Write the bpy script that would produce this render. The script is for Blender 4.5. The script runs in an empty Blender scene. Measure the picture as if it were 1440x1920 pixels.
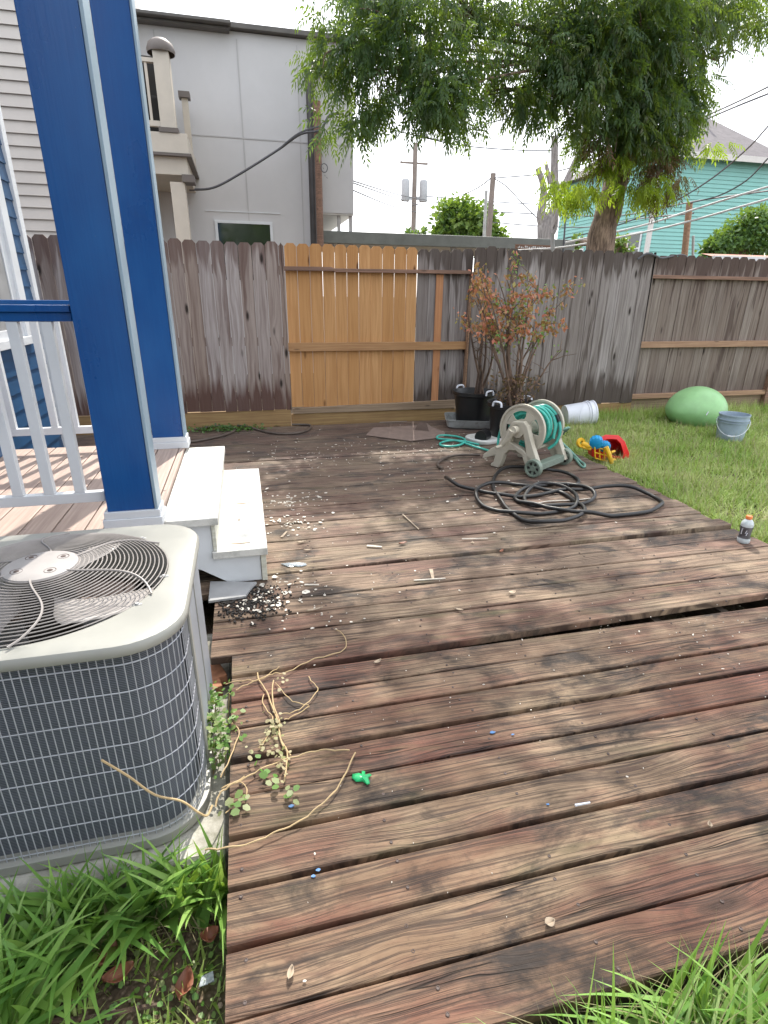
import bpy, math, random
import numpy as np
from mathutils import Vector, Matrix, Euler
random.seed(7); rng = np.random.default_rng(7)
R = math.radians
S = bpy.context.scene
COL = S.collection

# ------------------------------------------------------------ camera
F_PX, TH, PSI, RHO, CH = 1036., R(21.4), R(13.9), R(0.65), 1.45
fw = np.array([math.sin(PSI)*math.cos(TH), math.cos(PSI)*math.cos(TH), -math.sin(TH)])
r0 = np.array([math.cos(PSI), -math.sin(PSI), 0.]); u0 = np.cross(r0, fw)
cr = math.cos(RHO)*r0 + math.sin(RHO)*u0
cu = -math.sin(RHO)*r0 + math.cos(RHO)*u0
cd = bpy.data.cameras.new('camera'); cam = bpy.data.objects.new('camera', cd); COL.objects.link(cam)
M4 = Matrix.Identity(4)
for i in range(3):
    M4[i][0], M4[i][1], M4[i][2] = cr[i], cu[i], -fw[i]
M4[2][3] = CH
cam.matrix_world = M4
cd.sensor_fit = 'HORIZONTAL'; cd.sensor_width = 36; cd.lens = 36*F_PX/1440
cd.clip_start = .05; cd.clip_end = 2000
S.camera = cam

# ------------------------------------------------------------ sky and sun
SUN_EL, SUN_AZ = R(50), R(16)          # azimuth measured from +Y towards +X
W = bpy.data.worlds.new('World'); S.world = W; W.use_nodes = True
nt = W.node_tree; nt.nodes.clear()
out = nt.nodes.new('ShaderNodeOutputWorld'); bg = nt.nodes.new('ShaderNodeBackground')
sky = nt.nodes.new('ShaderNodeTexSky'); sky.sky_type = 'NISHITA'; sky.sun_disc = False
sky.sun_elevation = SUN_EL; sky.sun_rotation = SUN_AZ
sky.air_density = 1.0; sky.dust_density = 2.5
tc = nt.nodes.new('ShaderNodeTexCoord'); mp = nt.nodes.new('ShaderNodeMapping'); mp.inputs['Scale'].default_value = (1.6, 1.6, 3.5)
nz = nt.nodes.new('ShaderNodeTexNoise'); nz.inputs['Scale'].default_value = 1.1; nz.inputs['Detail'].default_value = 6
rp = nt.nodes.new('ShaderNodeValToRGB'); rp.color_ramp.elements[0].position = .36; rp.color_ramp.elements[1].position = .58
rp.color_ramp.elements[0].color = (.30, .30, .30, 1); rp.color_ramp.elements[1].color = (.93, .93, .93, 1)
mx = nt.nodes.new('ShaderNodeMixRGB'); mx.inputs[2].default_value = (8.8, 9.0, 9.4, 1)
nt.links.new(tc.outputs['Generated'], mp.inputs[0]); nt.links.new(mp.outputs[0], nz.inputs['Vector'])
nt.links.new(nz.outputs[0], rp.inputs[0]); nt.links.new(rp.outputs[0], mx.inputs[0])
nt.links.new(sky.outputs[0], mx.inputs[1]); nt.links.new(mx.outputs[0], bg.inputs[0]); nt.links.new(bg.outputs[0], out.inputs[0])
bg.inputs[1].default_value = .12
sl = bpy.data.lights.new('sun', 'SUN'); sl.energy = 2.7; sl.angle = R(.5); sl.color = (1, .95, .86)
sun = bpy.data.objects.new('sun', sl); COL.objects.link(sun)
sdir = Vector((math.sin(SUN_AZ)*math.cos(SUN_EL), math.cos(SUN_AZ)*math.cos(SUN_EL), math.sin(SUN_EL)))
sun.rotation_euler = sdir.to_track_quat('Z', 'Y').to_euler(); sun.location = (0, 0, 30)
S.view_settings.view_transform = 'Standard'; S.view_settings.look = 'None'
S.view_settings.exposure = 1.3; S.view_settings.gamma = 1; S.view_settings.use_curve_mapping = False
S.render.resolution_x = 768; S.render.resolution_y = 1024

# ------------------------------------------------------------ helpers
def ray(x, y): return fw + (x-720)/F_PX*cr - (y-960)/F_PX*cu
def onz(x, y, z=0.):
    d = ray(x, y); t = (z-CH)/d[2]; return Vector((d[0]*t, d[1]*t, z))
def ony(x, y, Y):
    d = ray(x, y); t = Y/d[1]; return Vector((d[0]*t, Y, CH+d[2]*t))

def tag(o, label=None, cat=None, group=None, kind=None):
    if label: o['label'] = label
    if cat: o['category'] = cat
    if group: o['group'] = group
    if kind: o['kind'] = kind
    return o
def thing(name, loc, label, cat, group=None, rz=0):
    o = bpy.data.objects.new(name, None); COL.objects.link(o); o.location = loc; o.rotation_euler = (0, 0, rz)
    o.empty_display_size = .05
    return tag(o, label, cat, group)
def copy_tree(o, parent=None):
    c = o.copy(); COL.objects.link(c); c.parent = parent
    for ch in list(o.children): copy_tree(ch, c)
    return c

def wloc(p):
    v = Vector((0, 0, 0))
    while p is not None: v = v + p.location; p = p.parent
    return v

class MB:
    def __init__(s): s.v = []; s.f = []; s.b = []; s.sm = []; s.mi = []; s.ch = []
    def add(s, vs, fs, b=None, smooth=False, mi=0):
        n = len(s.v); s.ch.append((n, len(s.f), len(vs), len(fs))); s.v += [tuple(p) for p in vs]
        b = random.random() if b is None else b
        for f in fs: s.f.append([i+n for i in f]); s.b.append(b); s.sm.append(smooth); s.mi.append(mi)
        return s
    def box(s, x0, x1, y0, y1, z0, z1, b=None, mi=0, rot=None, piv=None, jit=0):
        vs = [Vector((x, y, z)) for z in (z0, z1) for y in (y0, y1) for x in (x0, x1)]
        if jit: vs = [v+Vector([random.uniform(-jit, jit) for _ in range(3)]) for v in vs]
        if rot is not None:
            piv = Vector(piv) if piv is not None else Vector(((x0+x1)/2, (y0+y1)/2, (z0+z1)/2))
            m = Euler(rot).to_matrix(); vs = [m @ (v-piv)+piv for v in vs]
        return s.add(vs, [(0, 2, 3, 1), (4, 5, 7, 6), (0, 1, 5, 4), (2, 6, 7, 3), (0, 4, 6, 2), (1, 3, 7, 5)], b, False, mi)
    def prism(s, poly, d0, d1, axis='y', b=None, mi=0, smooth=False):
        # poly of 2-D points, extruded along axis
        def P(a, c, d):
            return {'y': (a, d, c), 'x': (d, a, c), 'z': (a, c, d)}[axis]
        n = len(poly); vs = [P(a, c, d0) for a, c in poly]+[P(a, c, d1) for a, c in poly]
        fs = [tuple(range(n)), tuple(range(2*n-1, n-1, -1))]+[(i, i+n, (i+1) % n+n, (i+1) % n) for i in range(n)]
        return s.add(vs, fs, b, smooth, mi)
    def tube(s, pts, r, seg=8, b=None, mi=0, closed=False, cap=True):
        pts = [Vector(p) for p in pts]; n = len(pts); rs = r if hasattr(r, '__len__') else [r]*n
        vs = []; up = None
        for i, p in enumerate(pts):
            if closed: t = pts[(i+1) % n]-pts[i-1]
            else: t = pts[min(i+1, n-1)]-pts[max(i-1, 0)]
            if t.length < 1e-9: t = Vector((0, 0, 1))
            t.normalize()
            if up is None:
                up = Vector((0, 0, 1)) if abs(t.z) < .9 else Vector((1, 0, 0))
            a = t.cross(up)
            if a.length < 1e-6: a = t.cross(Vector((1, 0, .3)))
            a.normalize(); bb = a.cross(t).normalized(); up = bb
            for k in range(seg):
                an = 2*math.pi*k/seg; vs.append(p+(a*math.cos(an)+bb*math.sin(an))*rs[i])
        fs = []
        m = n if closed else n-1
        for i in range(m):
            for k in range(seg):
                j = (i+1) % n; k2 = (k+1) % seg
                fs.append((i*seg+k, i*seg+k2, j*seg+k2, j*seg+k))
        if cap and not closed: fs += [tuple(range(seg-1, -1, -1)), tuple(range((n-1)*seg, n*seg))]
        return s.add(vs, fs, b, True, mi)
    def lathe(s, prof, c=(0, 0, 0), seg=32, mat3=None, b=None, mi=0, close=False):
        vs = []; n = len(prof); c = Vector(c)
        for k in range(seg):
            an = 2*math.pi*k/seg
            for r, z in prof:
                v = Vector((r*math.cos(an), r*math.sin(an), z))
                if mat3 is not None: v = mat3 @ v
                vs.append(v+c)
        fs = []
        for k in range(seg):
            k2 = (k+1) % seg
            for i in range(n-1 if not close else n):
                j = (i+1) % n
                fs.append((k*n+i, k2*n+i, k2*n+j, k*n+j))
        return s.add(vs, fs, b, True, mi)
    def build_each(s, name, mat, parent=None, bevel=0, sharp=None):
        for (v0, f0, nv, nf) in s.ch:
            q = MB(); q.v = s.v[v0:v0+nv]; q.f = [[i-v0 for i in f] for f in s.f[f0:f0+nf]]; q.b = s.b[f0:f0+nf]; q.sm = s.sm[f0:f0+nf]; q.mi = s.mi[f0:f0+nf]
            q.build(name, mat, parent, bevel, sharp)
    def build(s, name, mat, parent=None, bevel=0, sharp=None):
        off = wloc(parent) if parent is not None else Vector((0, 0, 0))
        me = bpy.data.meshes.new(name)
        me.from_pydata([(x-off.x, y-off.y, z-off.z) for x, y, z in s.v], [], s.f)
        a = me.attributes.new('bid', 'FLOAT', 'FACE'); a.data.foreach_set('value', s.b)
        me.polygons.foreach_set('use_smooth', s.sm); me.polygons.foreach_set('material_index', s.mi)
        for m in (mat if isinstance(mat, (list, tuple)) else [mat]): me.materials.append(m)
        import bmesh as _b
        bm = _b.new(); bm.from_mesh(me); _b.ops.recalc_face_normals(bm, faces=bm.faces); bm.to_mesh(me); bm.free()
        me.update()
        if any(s.sm): me.set_sharp_from_angle(angle=R(sharp or 40))
        o = bpy.data.objects.new(name, me); COL.objects.link(o); o.parent = parent
        if bevel:
            m = o.modifiers.new('b', 'BEVEL'); m.width = bevel; m.segments = 2; m.limit_method = 'ANGLE'; m.angle_limit = R(40)
        return o

def np_mesh(name, V, Fq, bid, mat, parent=None):
    off = wloc(parent) if parent is not None else Vector((0, 0, 0))
    V = V-np.array(off); me = bpy.data.meshes.new(name); k = Fq.shape[1]
    me.vertices.add(len(V)); me.vertices.foreach_set('co', V.astype(np.float32).ravel())
    me.loops.add(Fq.size); me.loops.foreach_set('vertex_index', Fq.astype(np.int32).ravel())
    me.polygons.add(len(Fq)); me.polygons.foreach_set('loop_start', np.arange(0, Fq.size, k, dtype=np.int32))
    me.update(calc_edges=True)
    a = me.attributes.new('bid', 'FLOAT', 'FACE'); a.data.foreach_set('value', bid.astype(np.float32))
    me.materials.append(mat); o = bpy.data.objects.new(name, me); COL.objects.link(o); o.parent = parent
    return o

def spline(pts, n=6):
    pts = [Vector(p) for p in pts]; P = [2*pts[0]-pts[1]]+pts+[2*pts[-1]-pts[-2]]; o = []
    for i in range(1, len(P)-2):
        a, b, c, d = P[i-1:i+3]
        for k in range(n):
            t = k/n
            o.append(.5*((2*b)+(c-a)*t+(2*a-5*b+4*c-d)*t*t+(3*b-a-3*c+d)*t**3))
    o.append(pts[-1]); return o

# ------------------------------------------------------------ materials
class NM:
    def __init__(s, name):
        s.m = bpy.data.materials.new(name); s.m.use_nodes = True; s.t = s.m.node_tree; s.t.nodes.clear()
        s.o = s.t.nodes.new('ShaderNodeOutputMaterial'); s.p = s.t.nodes.new('ShaderNodeBsdfPrincipled')
        s.t.links.new(s.p.outputs[0], s.o.inputs[0])
        s.g = s.t.nodes.new('ShaderNodeNewGeometry')
    def n(s, typ, **k):
        nd = s.t.nodes.new(typ)
        for a, v in k.items(): setattr(nd, a, v)
        return nd
    def L(s, a, b): s.t.links.new(a, b)
    def attr(s):
        a = s.n('ShaderNodeAttribute'); a.attribute_name = 'bid'; return a.outputs['Fac']
    def math(s, op, a, b=0., c=None, clamp=False):
        nd = s.n('ShaderNodeMath', operation=op, use_clamp=clamp)
        for i, v in enumerate((a, b, c)):
            if v is None: continue
            if isinstance(v, (int, float)): nd.inputs[i].default_value = v
            else: s.L(v, nd.inputs[i])
        return nd.outputs[0]
    def coord(s, scale=(1, 1, 1), off=None):
        mp = s.n('ShaderNodeMapping'); mp.inputs['Scale'].default_value = scale; s.L(s.g.outputs['Position'], mp.inputs[0])
        o = mp.outputs[0]
        if off is not None:
            cb = s.n('ShaderNodeCombineXYZ'); 
            s.L(s.math('MULTIPLY', off, 37.), cb.inputs[0]); s.L(s.math('MULTIPLY', off, 91.), cb.inputs[1]); s.L(s.math('MULTIPLY', off, 53.), cb.inputs[2])
            ad = s.n('ShaderNodeVectorMath', operation='ADD'); s.L(o, ad.inputs[0]); s.L(cb.outputs[0], ad.inputs[1]); o = ad.outputs[0]
        return o
    def noise(s, vec, scale=1, detail=4, rough=.55, dist=0.):
        nd = s.n('ShaderNodeTexNoise'); s.L(vec, nd.inputs['Vector']); nd.inputs['Scale'].default_value = scale
        nd.inputs['Detail'].default_value = detail; nd.inputs['Roughness'].default_value = rough; nd.inputs['Distortion'].default_value = dist
        return nd.outputs[0]
    def vor(s, vec, scale=1, feature='F1'):
        nd = s.n('ShaderNodeTexVoronoi', feature=feature); s.L(vec, nd.inputs['Vector']); nd.inputs['Scale'].default_value = scale
        return nd.outputs['Distance']
    def mr(s, v, a, b, c=0., d=1.):
        nd = s.n('ShaderNodeMapRange'); s.L(v, nd.inputs[0])
        for i, q in enumerate((a, b, c, d)): nd.inputs[i+1].default_value = q
        return nd.outputs[0]
    def mix(s, f, a, b, mode='MIX'):
        nd = s.n('ShaderNodeMixRGB', blend_type=mode)
        for i, v in enumerate((f, a, b)):
            if isinstance(v, (int, float)): nd.inputs[i].default_value = v
            elif isinstance(v, (tuple, list)): nd.inputs[i].default_value = (*v[:3], 1)
            else: s.L(v, nd.inputs[i])
        return nd.outputs[0]
    def col(s, c):
        if isinstance(c, (tuple, list)): s.p.inputs['Base Color'].default_value = (*c[:3], 1)
        else: s.L(c, s.p.inputs['Base Color'])
        return s
    def rough(s, r):
        if isinstance(r, (int, float)): s.p.inputs['Roughness'].default_value = r
        else: s.L(r, s.p.inputs['Roughness'])
        return s
    def bump(s, h, strength=.5, dist=.01):
        b = s.n('ShaderNodeBump'); b.inputs['Strength'].default_value = strength; b.inputs['Distance'].default_value = dist
        s.L(h, b.inputs['Height']); s.L(b.outputs[0], s.p.inputs['Normal']); return s
    def sep(s):
        nd = s.n('ShaderNodeSeparateXYZ'); s.L(s.g.outputs['Position'], nd.inputs[0]); return nd.outputs
def simple(name, c, rough=.5, var=.15, scale=6, bump=0., metal=0., c2=None, detail=5, spec=None, bscale=None):
    m = NM(name); n = m.noise(m.coord(), scale, detail, .6)
    c2 = c2 or tuple(x*(1-var*1.6) for x in c)
    m.col(m.mix(m.mr(n, .32, .68), c2, tuple(min(1, x*(1+var*.4)) for x in c))).rough(m.mr(n, .3, .7, max(.02, rough-.08), min(1, rough+.1)))
    m.p.inputs['Metallic'].default_value = metal
    if spec is not None: m.p.inputs['Specular IOR Level'].default_value = spec
    if bump: m.bump(m.noise(m.coord(), bscale or scale*6, 5, .6), bump, .004)
    return m.m

def deck_mat():
    m = NM('weathered_deck_wood'); b = m.attr()
    lowv = m.coord((.9, 3, 1), b)
    warp = m.noise(lowv, 1.6, 3)
    # knots
    kv = m.coord((1.5, 6.2, 1), b); kd = m.vor(kv, 1.0)
    knot = m.mr(kd, .05, .16, 1, 0); knot2 = m.mr(kd, .1, .42, 1, 0)
    sx = m.sep()
    wy = m.math('MULTIPLY_ADD', warp, .05, sx[1]); wy = m.math('MULTIPLY_ADD', knot2, .022, wy)
    cb = m.n('ShaderNodeCombineXYZ'); m.L(m.math('MULTIPLY', sx[0], 1.6), cb.inputs[0]); m.L(m.math('MULTIPLY', wy, 100.), cb.inputs[1]); m.L(m.math('MULTIPLY', b, 71.), cb.inputs[2])
    grain = m.noise(cb.outputs[0], 1.0, 6, .62)
    cb2 = m.n('ShaderNodeCombineXYZ'); m.L(m.math('MULTIPLY', sx[0], 5.), cb2.inputs[0]); m.L(m.math('MULTIPLY', wy, 420.), cb2.inputs[1]); m.L(m.math('MULTIPLY', b, 31.), cb2.inputs[2])
    fine = m.noise(cb2.outputs[0], 1.0, 4, .65)
    g = m.math('ADD', m.math('MULTIPLY', grain, .52), m.math('MULTIPLY', fine, .48))
    gm = m.mr(g, .43, .56)
    wornmask = m.noise(m.coord((.9, 1.6, 1)), 1.5, 5, .6)
    # plank tones
    r1 = m.math('FRACT', m.math('MULTIPLY', b, 7.31)); r2 = m.math('FRACT', m.math('MULTIPLY', b, 13.7))
    tone = m.mix(r1, (.15, .073, .045), (.20, .13, .08))
    pale = m.mix(r2, (.38, .285, .18), (.33, .225, .15))
    wm = m.mr(m.math('ADD', wornmask, m.math('MULTIPLY', m.mr(m.math('ABSOLUTE', m.math('SUBTRACT', sx[1], 2.75)), .25, .9, 1, 0), .09)), .42, .64, .0, .95)  # wear noise plus a mild pale band: sunlight put into the wood tone
    base = m.mix(wm, tone, pale)
    # grain darkens the base; the far end darkens further below
    c = m.mix(gm, m.mix(.80, base, (.022, .012, .010)), base)
    # purple-red stain residue
    red = m.mr(m.noise(m.coord((.7, 2.2, 1)), 1.9, 5, .65, .4), .47, .62, 0, .7)
    c = m.mix(red, c, m.mix(gm, (.034, .013, .010), (.17, .066, .046)))
    # mildew
    mil = m.noise(m.coord((1.1, 2.0, 1)), 2.3, 8, .68, .5)
    mm = m.mr(mil, .51, .63, 0, .90)
    c = m.mix(mm, c, (.020, .015, .013))
    spk = m.noise(m.coord((14, 30, 1)), 3.0, 6, .7)
    c = m.mix(m.mr(spk, .56, .70, 0, .55), c, (.05, .036, .03))
    far_dark = m.mr(sx[1], 3.6, 5.6, 0, .48)  # darker brown towards the far end
    c = m.mix(far_dark, c, (.055, .035, .030))
    dust = m.mr(sx[1], 1.6, 3.0, 0, .30); c = m.mix(m.math('MULTIPLY', dust, gm), c, (.20, .175, .15))
    # greenish algae along some boards
    alg = m.mr(m.noise(m.coord((.8, 4, 1), b), 2.7, 4), .60, .75, 0, .4)
    c = m.mix(alg, c, (.12, .115, .05))
    c = m.mix(knot, c, (.05, .028, .02))
    ring = m.math('SINE', m.math('MULTIPLY', kd, 75.)); 
    c = m.mix(m.math('MULTIPLY', m.mr(ring, .2, 1., 0, .45), m.mr(kd, .12, .34, 1, 0)), c, (.07, .04, .03))
    # long splits
    cb3 = m.n('ShaderNodeCombineXYZ'); m.L(m.math('MULTIPLY', sx[0], .55), cb3.inputs[0]); m.L(m.math('MULTIPLY', wy, 26.), cb3.inputs[1]); m.L(m.math('MULTIPLY', b, 17.), cb3.inputs[2])
    cr_ = m.math('ABSOLUTE', m.math('SUBTRACT', m.noise(cb3.outputs[0], 1.3, 2, .4), .5))
    crack = m.mr(cr_, .004, .016, 1, 0); crack = m.math('MULTIPLY', crack, m.mr(m.noise(m.coord((1.3, 9, 1), b), 1.4, 2), .5, .6))
    c = m.mix(m.math('MULTIPLY', crack, .85), c, (.012, .008, .006))
    m.col(c).rough(m.mr(g, .3, .7, .62, .85)); m.p.inputs['Specular IOR Level'].default_value = .35
    h = m.math('SUBTRACT', m.math('ADD', g, m.math('MULTIPLY', spk, .12)), m.math('MULTIPLY', crack, .8))
    m.bump(h, .85, .006)
    return m.m

def picket_mat(name, base, pale, dark, topdark=1., botdark=1., z0=.18, z1=1.97, knotc=(.03, .022, .018), grey=.5):
    m = NM(name); b = m.attr(); sx = m.sep()
    kd = m.vor(m.coord((6.5, 1, 2.1), b), 1.); kin = m.mr(kd, .1, .4, 1, 0)
    warp = m.noise(m.coord((3, 1, .9), b), 1.5, 3)
    wx = m.math('MULTIPLY_ADD', warp, .09, sx[0]); wx = m.math('MULTIPLY_ADD', kin, .02, wx)
    cb = m.n('ShaderNodeCombineXYZ'); m.L(m.math('MULTIPLY', wx, 42.), cb.inputs[0]); m.L(m.math('MULTIPLY', b, 61.), cb.inputs[1]); m.L(m.math('MULTIPLY', sx[2], 1.3), cb.inputs[2])
    g = m.noise(cb.outputs[0], 1., 5, .6)
    r1 = m.math('FRACT', m.math('MULTIPLY', b, 5.17))
    c = m.mix(r1, base, pale)
    c = m.mix(m.mr(g, .35, .62, grey, 0), c, dark)
    # run-off streaks: dark fields with long ragged tongues from top and foot
    cb2 = m.n('ShaderNodeCombineXYZ'); m.L(m.math('MULTIPLY', wx, 14.), cb2.inputs[0]); m.L(m.math('MULTIPLY', b, 23.), cb2.inputs[1]); m.L(m.math('MULTIPLY', sx[2], .85), cb2.inputs[2])
    t = m.noise(cb2.outputs[0], 1., 3, .5)
    top = m.math('MULTIPLY_ADD', t, 1.15, sx[2]); topm = m.mr(top, z1+.30, z1+.42, 0, .85*topdark)
    bot = m.math('MULTIPLY_ADD', t, -.9, sx[2]); botm = m.mr(bot, z0-.32, z0-.12, .9*botdark, 0)
    st = m.mr(t, .59, .65, 0, .75*topdark)
    dm = m.math('MAXIMUM', m.math('MAXIMUM', topm, botm), st)
    c = m.mix(dm, c, dark)
    c = m.mix(m.mr(kd, .06, .15, 1, 0), c, knotc)
    m.col(c).rough(.8); m.p.inputs['Specular IOR Level'].default_value = .25
    m.bump(g, .5, .004); return m.m

def lumber(name, c1, c2, ax=0, rough=.75, bump=.4):
    m = NM(name); b = m.attr(); sc = [60, 60, 60]; sc[ax] = 1.8
    g = m.noise(m.coord(tuple(sc), b), 1, 5, .6); lo = m.noise(m.coord((1.5, 1.5, 1.5), b), 2, 4)
    c = m.mix(m.mr(g, .35, .65), c2, c1); c = m.mix(m.mr(lo, .45, .7, 0, .5), c, c2)
    kd = m.vor(m.coord((2.2 if ax == 0 else 9, 9, 9 if ax != 2 else 2.2), b), 1.); c = m.mix(m.mr(kd, .05, .12, .8, 0), c, tuple(x*.3 for x in c2))
    m.col(c).rough(rough).bump(g, bump, .003); return m.m

def leaf_mat(name, cols, trans=.35, rough=.45):
    m = NM(name); b = m.attr()
    rp = m.n('ShaderNodeValToRGB'); m.L(b, rp.inputs[0]); e = rp.color_ramp.elements
    while len(e) < len(cols): e.new(.5)
    for i, c in enumerate(cols): e[i].position = i/(len(cols)-1); e[i].color = (*c, 1)
    m.L(rp.outputs[0], m.p.inputs['Base Color']); m.rough(rough)
    tr = m.n('ShaderNodeBsdfTranslucent'); m.L(m.mix(.55, rp.outputs[0], (.35, .5, .03), 'MIX'), tr.inputs[0])
    ms = m.n('ShaderNodeMixShader'); ms.inputs[0].default_value = trans
    m.L(m.p.outputs[0], ms.inputs[1]); m.L(tr.outputs[0], ms.inputs[2]); m.L(ms.outputs[0], m.o.inputs[0]); return m.m

def plastic(name, c, rough=.4, var=.08, scale=9, dirt=0., trans=0.):
    m = NM(name); n = m.noise(m.coord(), scale, 5, .6)
    cc = m.mix(m.mr(n, .35, .65, 0, 1), tuple(x*(1-var*2) for x in c), c)
    if dirt:
        n2 = m.noise(m.coord(), scale*2.2, 8, .7); cc = m.mix(m.mr(n2, .5, .7, 0, dirt), cc, (.13, .10, .07))
    m.col(cc).rough(rough); 
    if trans: m.p.inputs['Transmission Weight'].default_value = trans
    return m.m

M = {}
M['deck'] = deck_mat()
M['joist'] = lumber('joist_wood', (.10, .07, .05), (.04, .03, .02), 1)
M['picket_left'] = picket_mat('grey_picket_wood', (.30, .235, .195), (.40, .355, .335), (.095, .047, .036), .72, 1.)
M['picket_mid'] = picket_mat('silver_picket_wood', (.22, .19, .175), (.35, .32, .31), (.055, .040, .032), .95, .95)
M['picket_right'] = picket_mat('brown_grey_picket_wood', (.20, .16, .135), (.28, .24, .21), (.055, .033, .027), .9, .35)
M['picket_new'] = picket_mat('new_cedar_picket_wood', (.45, .235, .09), (.56, .32, .145), (.30, .13, .04), .3, .1, grey=.4, knotc=(.10, .04, .015))
M['rail_new'] = lumber('new_rail_wood', (.42, .24, .11), (.30, .155, .065))
M['rail_old'] = lumber('old_rail_wood', (.28, .16, .11), (.14, .08, .055))
M['rail_tan'] = lumber('tan_rail_wood', (.42, .26, .16), (.24, .14, .085))
M['kick'] = lumber('treated_kickboard_wood', (.36, .235, .10), (.24, .14, .06))
M['kick_grey'] = lumber('grey_kickboard_wood', (.33, .24, .16), (.20, .14, .09))
M['post_new'] = lumber('orange_post_wood', (.50, .24, .11), (.36, .16, .07), 2)
M['blue_'] = simple('blue_gloss_paint', (.003, .066, .25), .30, .10, 2.5, .10, bscale=40)
_m = NM('blue_gloss_paint'); _st = _m.noise(_m.coord((60, 60, 2.2)), 1.5, 5, .6); _bl = _m.noise(_m.coord((1, 1, .6)), 2.2, 5, .6); _sp = _m.vor(_m.coord(), 21)
_c = _m.mix(_m.mr(_bl, .36, .64), (.003, .058, .225), (.006, .085, .28)); _c = _m.mix(_m.mr(_st, .45, .7, 0, .25), _c, (.01, .11, .33)); _c = _m.mix(_m.math('MULTIPLY', _m.mr(_sp, .02, .05, .7, 0), _m.mr(_bl, .48, .52)), _c, (.10, .16, .24))
_m.col(_c).rough(_m.mr(_bl, .3, .7, .22, .40)).bump(_st, .25, .002); M['blue'] = _m.m
M['bluesid'] = simple('blue_siding_paint', (.012, .07, .17), .45, .15, 4, .15)
M['white'] = simple('white_paint', (.66, .68, .70), .45, .05, 5, .15)
M['sidepaint'] = simple('pale_sheen_paint', (.27, .36, .43), .35, .08, 2)  # white side paint, its bluish sheen put into the colour
M['whitedirty'] = NM('scuffed_white_paint')
_m = M['whitedirty']; _n = _m.noise(_m.coord((3, 1.2, 3)), 4, 7, .65); _n2 = _m.noise(_m.coord((30, 4, 30)), 2, 5)
_sp = _m.vor(_m.coord(), 38)
_c = _m.mix(_m.mr(_n, .46, .66, 0, .8), (.62, .61, .57), (.36, .36, .33)); _c = _m.mix(_m.mr(_n2, .62, .72, 0, .35), _c, (.45, .42, .36))
_c = _m.mix(_m.math('MULTIPLY', _m.mr(_sp, .03, .10, .6, 0), _m.mr(_n, .45, .55)), _c, (.2, .17, .14))
_m.col(_c).rough(.55).bump(_n2, .3, .002); M['whitedirty'] = _m.m
M['endgrain'] = lumber('pale_endgrain_paint', (.62, .62, .55), (.48, .47, .38))
M['porch'] = lumber('painted_porch_board', (.47, .36, .30), (.34, .25, .21), 1, .6, .2)
M['beigesid'] = simple('beige_siding_paint', (.52, .48, .44), .6, .06, 3, .05)
M['grey_wall'] = simple('grey_wall_panel_paint', (.55, .54, .54), .7, .05, 1.2, .15)
M['grey_seam'] = simple('grey_panel_seam', (.45, .44, .435), .7, .05)
M['soffit'] = simple('pale_soffit_paint', (.62, .60, .57), .7, .05)
M['roofdark'] = simple('dark_roof_metal', (.12, .11, .10), .6, .2, 5)
M['brown_pipe'] = simple('dark_bronze_downspout', (.055, .048, .045), .4, .2, 6)
M['beigetrim'] = simple('beige_trim_paint', (.56, .50, .42), .55, .06, 4)
M['darktrim'] = simple('dark_brown_trim', (.14, .115, .10), .5, .1, 4)
M['dark'] = simple('dark_recess', (.02, .018, .016), .8, .2)
M['glass'] = simple('window_glass', (.015, .02, .02), .04, .1, 2, spec=1.0)
M['greenfascia'] = simple('grey_green_gutter_metal', (.17, .18, .165), .55, .15, 5)
M['teal'] = simple('teal_siding_paint', (.23, .50, .455), .6, .06, 1.2)
M['shingle'] = simple('grey_shingle', (.15, .135, .14), .9, .2, 4)
M['pole'] = lumber('utility_pole_wood', (.30, .24, .21), (.16, .13, .11), 2)
M['galv'] = simple('galvanised_metal', (.42, .42, .40), .5, .15, 6, 0, .3)
M['galvgrey'] = simple('transformer_grey_paint', (.42, .42, .43), .5, .1, 6)
M['wire'] = simple('weathered_cable', (.09, .09, .10), .6, .1, 6)
M['wire_pale'] = simple('aluminium_cable', (.5, .5, .5), .5, .1, 6)
def bark(name, a, b_):
    m = NM(name); v = m.coord((18, 18, 3)); n = m.noise(v, 1.3, 7, .65, .5); n2 = m.noise(m.coord(), 4, 5)
    c = m.mix(m.mr(n, .38, .62), b_, a); c = m.mix(m.mr(n2, .5, .7, 0, .5), c, tuple(x*.8 for x in b_)); m.col(c).rough(.9).bump(n, 1., .03); return m.m
M['bark'] = bark('tree_bark', (.36, .26, .19), (.10, .068, .05))
M['deadbark'] = bark('dead_grey_bark', (.36, .33, .31), (.18, .16, .155))
M['twig'] = bark('twig_bark', (.20, .13, .09), (.09, .06, .045))
M['crown'] = leaf_mat('pecan_leaf', [(.018, .042, .016), (.032, .078, .03), (.05, .11, .04), (.075, .10, .035), (.055, .048, .022)], .45)
M['sunlit_leaf'] = leaf_mat('sunlit_pale_leaf', [(.16, .25, .02), (.28, .38, .03), (.38, .46, .05)], .55)  # lighter leaf colour with the yellow-green of sunlit foliage put in
M['deadleaf'] = leaf_mat('dead_brown_leaf', [(.07, .035, .02), (.12, .06, .035), (.17, .09, .05)], .15, .7)
M['bush'] = leaf_mat('bush_leaf', [(.04, .09, .02), (.08, .16, .035), (.15, .24, .06), (.20, .28, .07)], .35)
M['bushdark'] = leaf_mat('shrub_leaf', [(.03, .08, .025), (.07, .15, .04), (.11, .21, .06)], .3)
M['redleaf'] = leaf_mat('reddened_leaf', [(.42, .10, .07), (.50, .17, .11), (.42, .20, .13), (.32, .27, .09)], .3, .6)
M['lawn'] = leaf_mat('lawn_blade', [(.15, .27, .05), (.29, .44, .09), (.42, .54, .15), (.54, .58, .24), (.58, .50, .30)], .35, .5)
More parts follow.
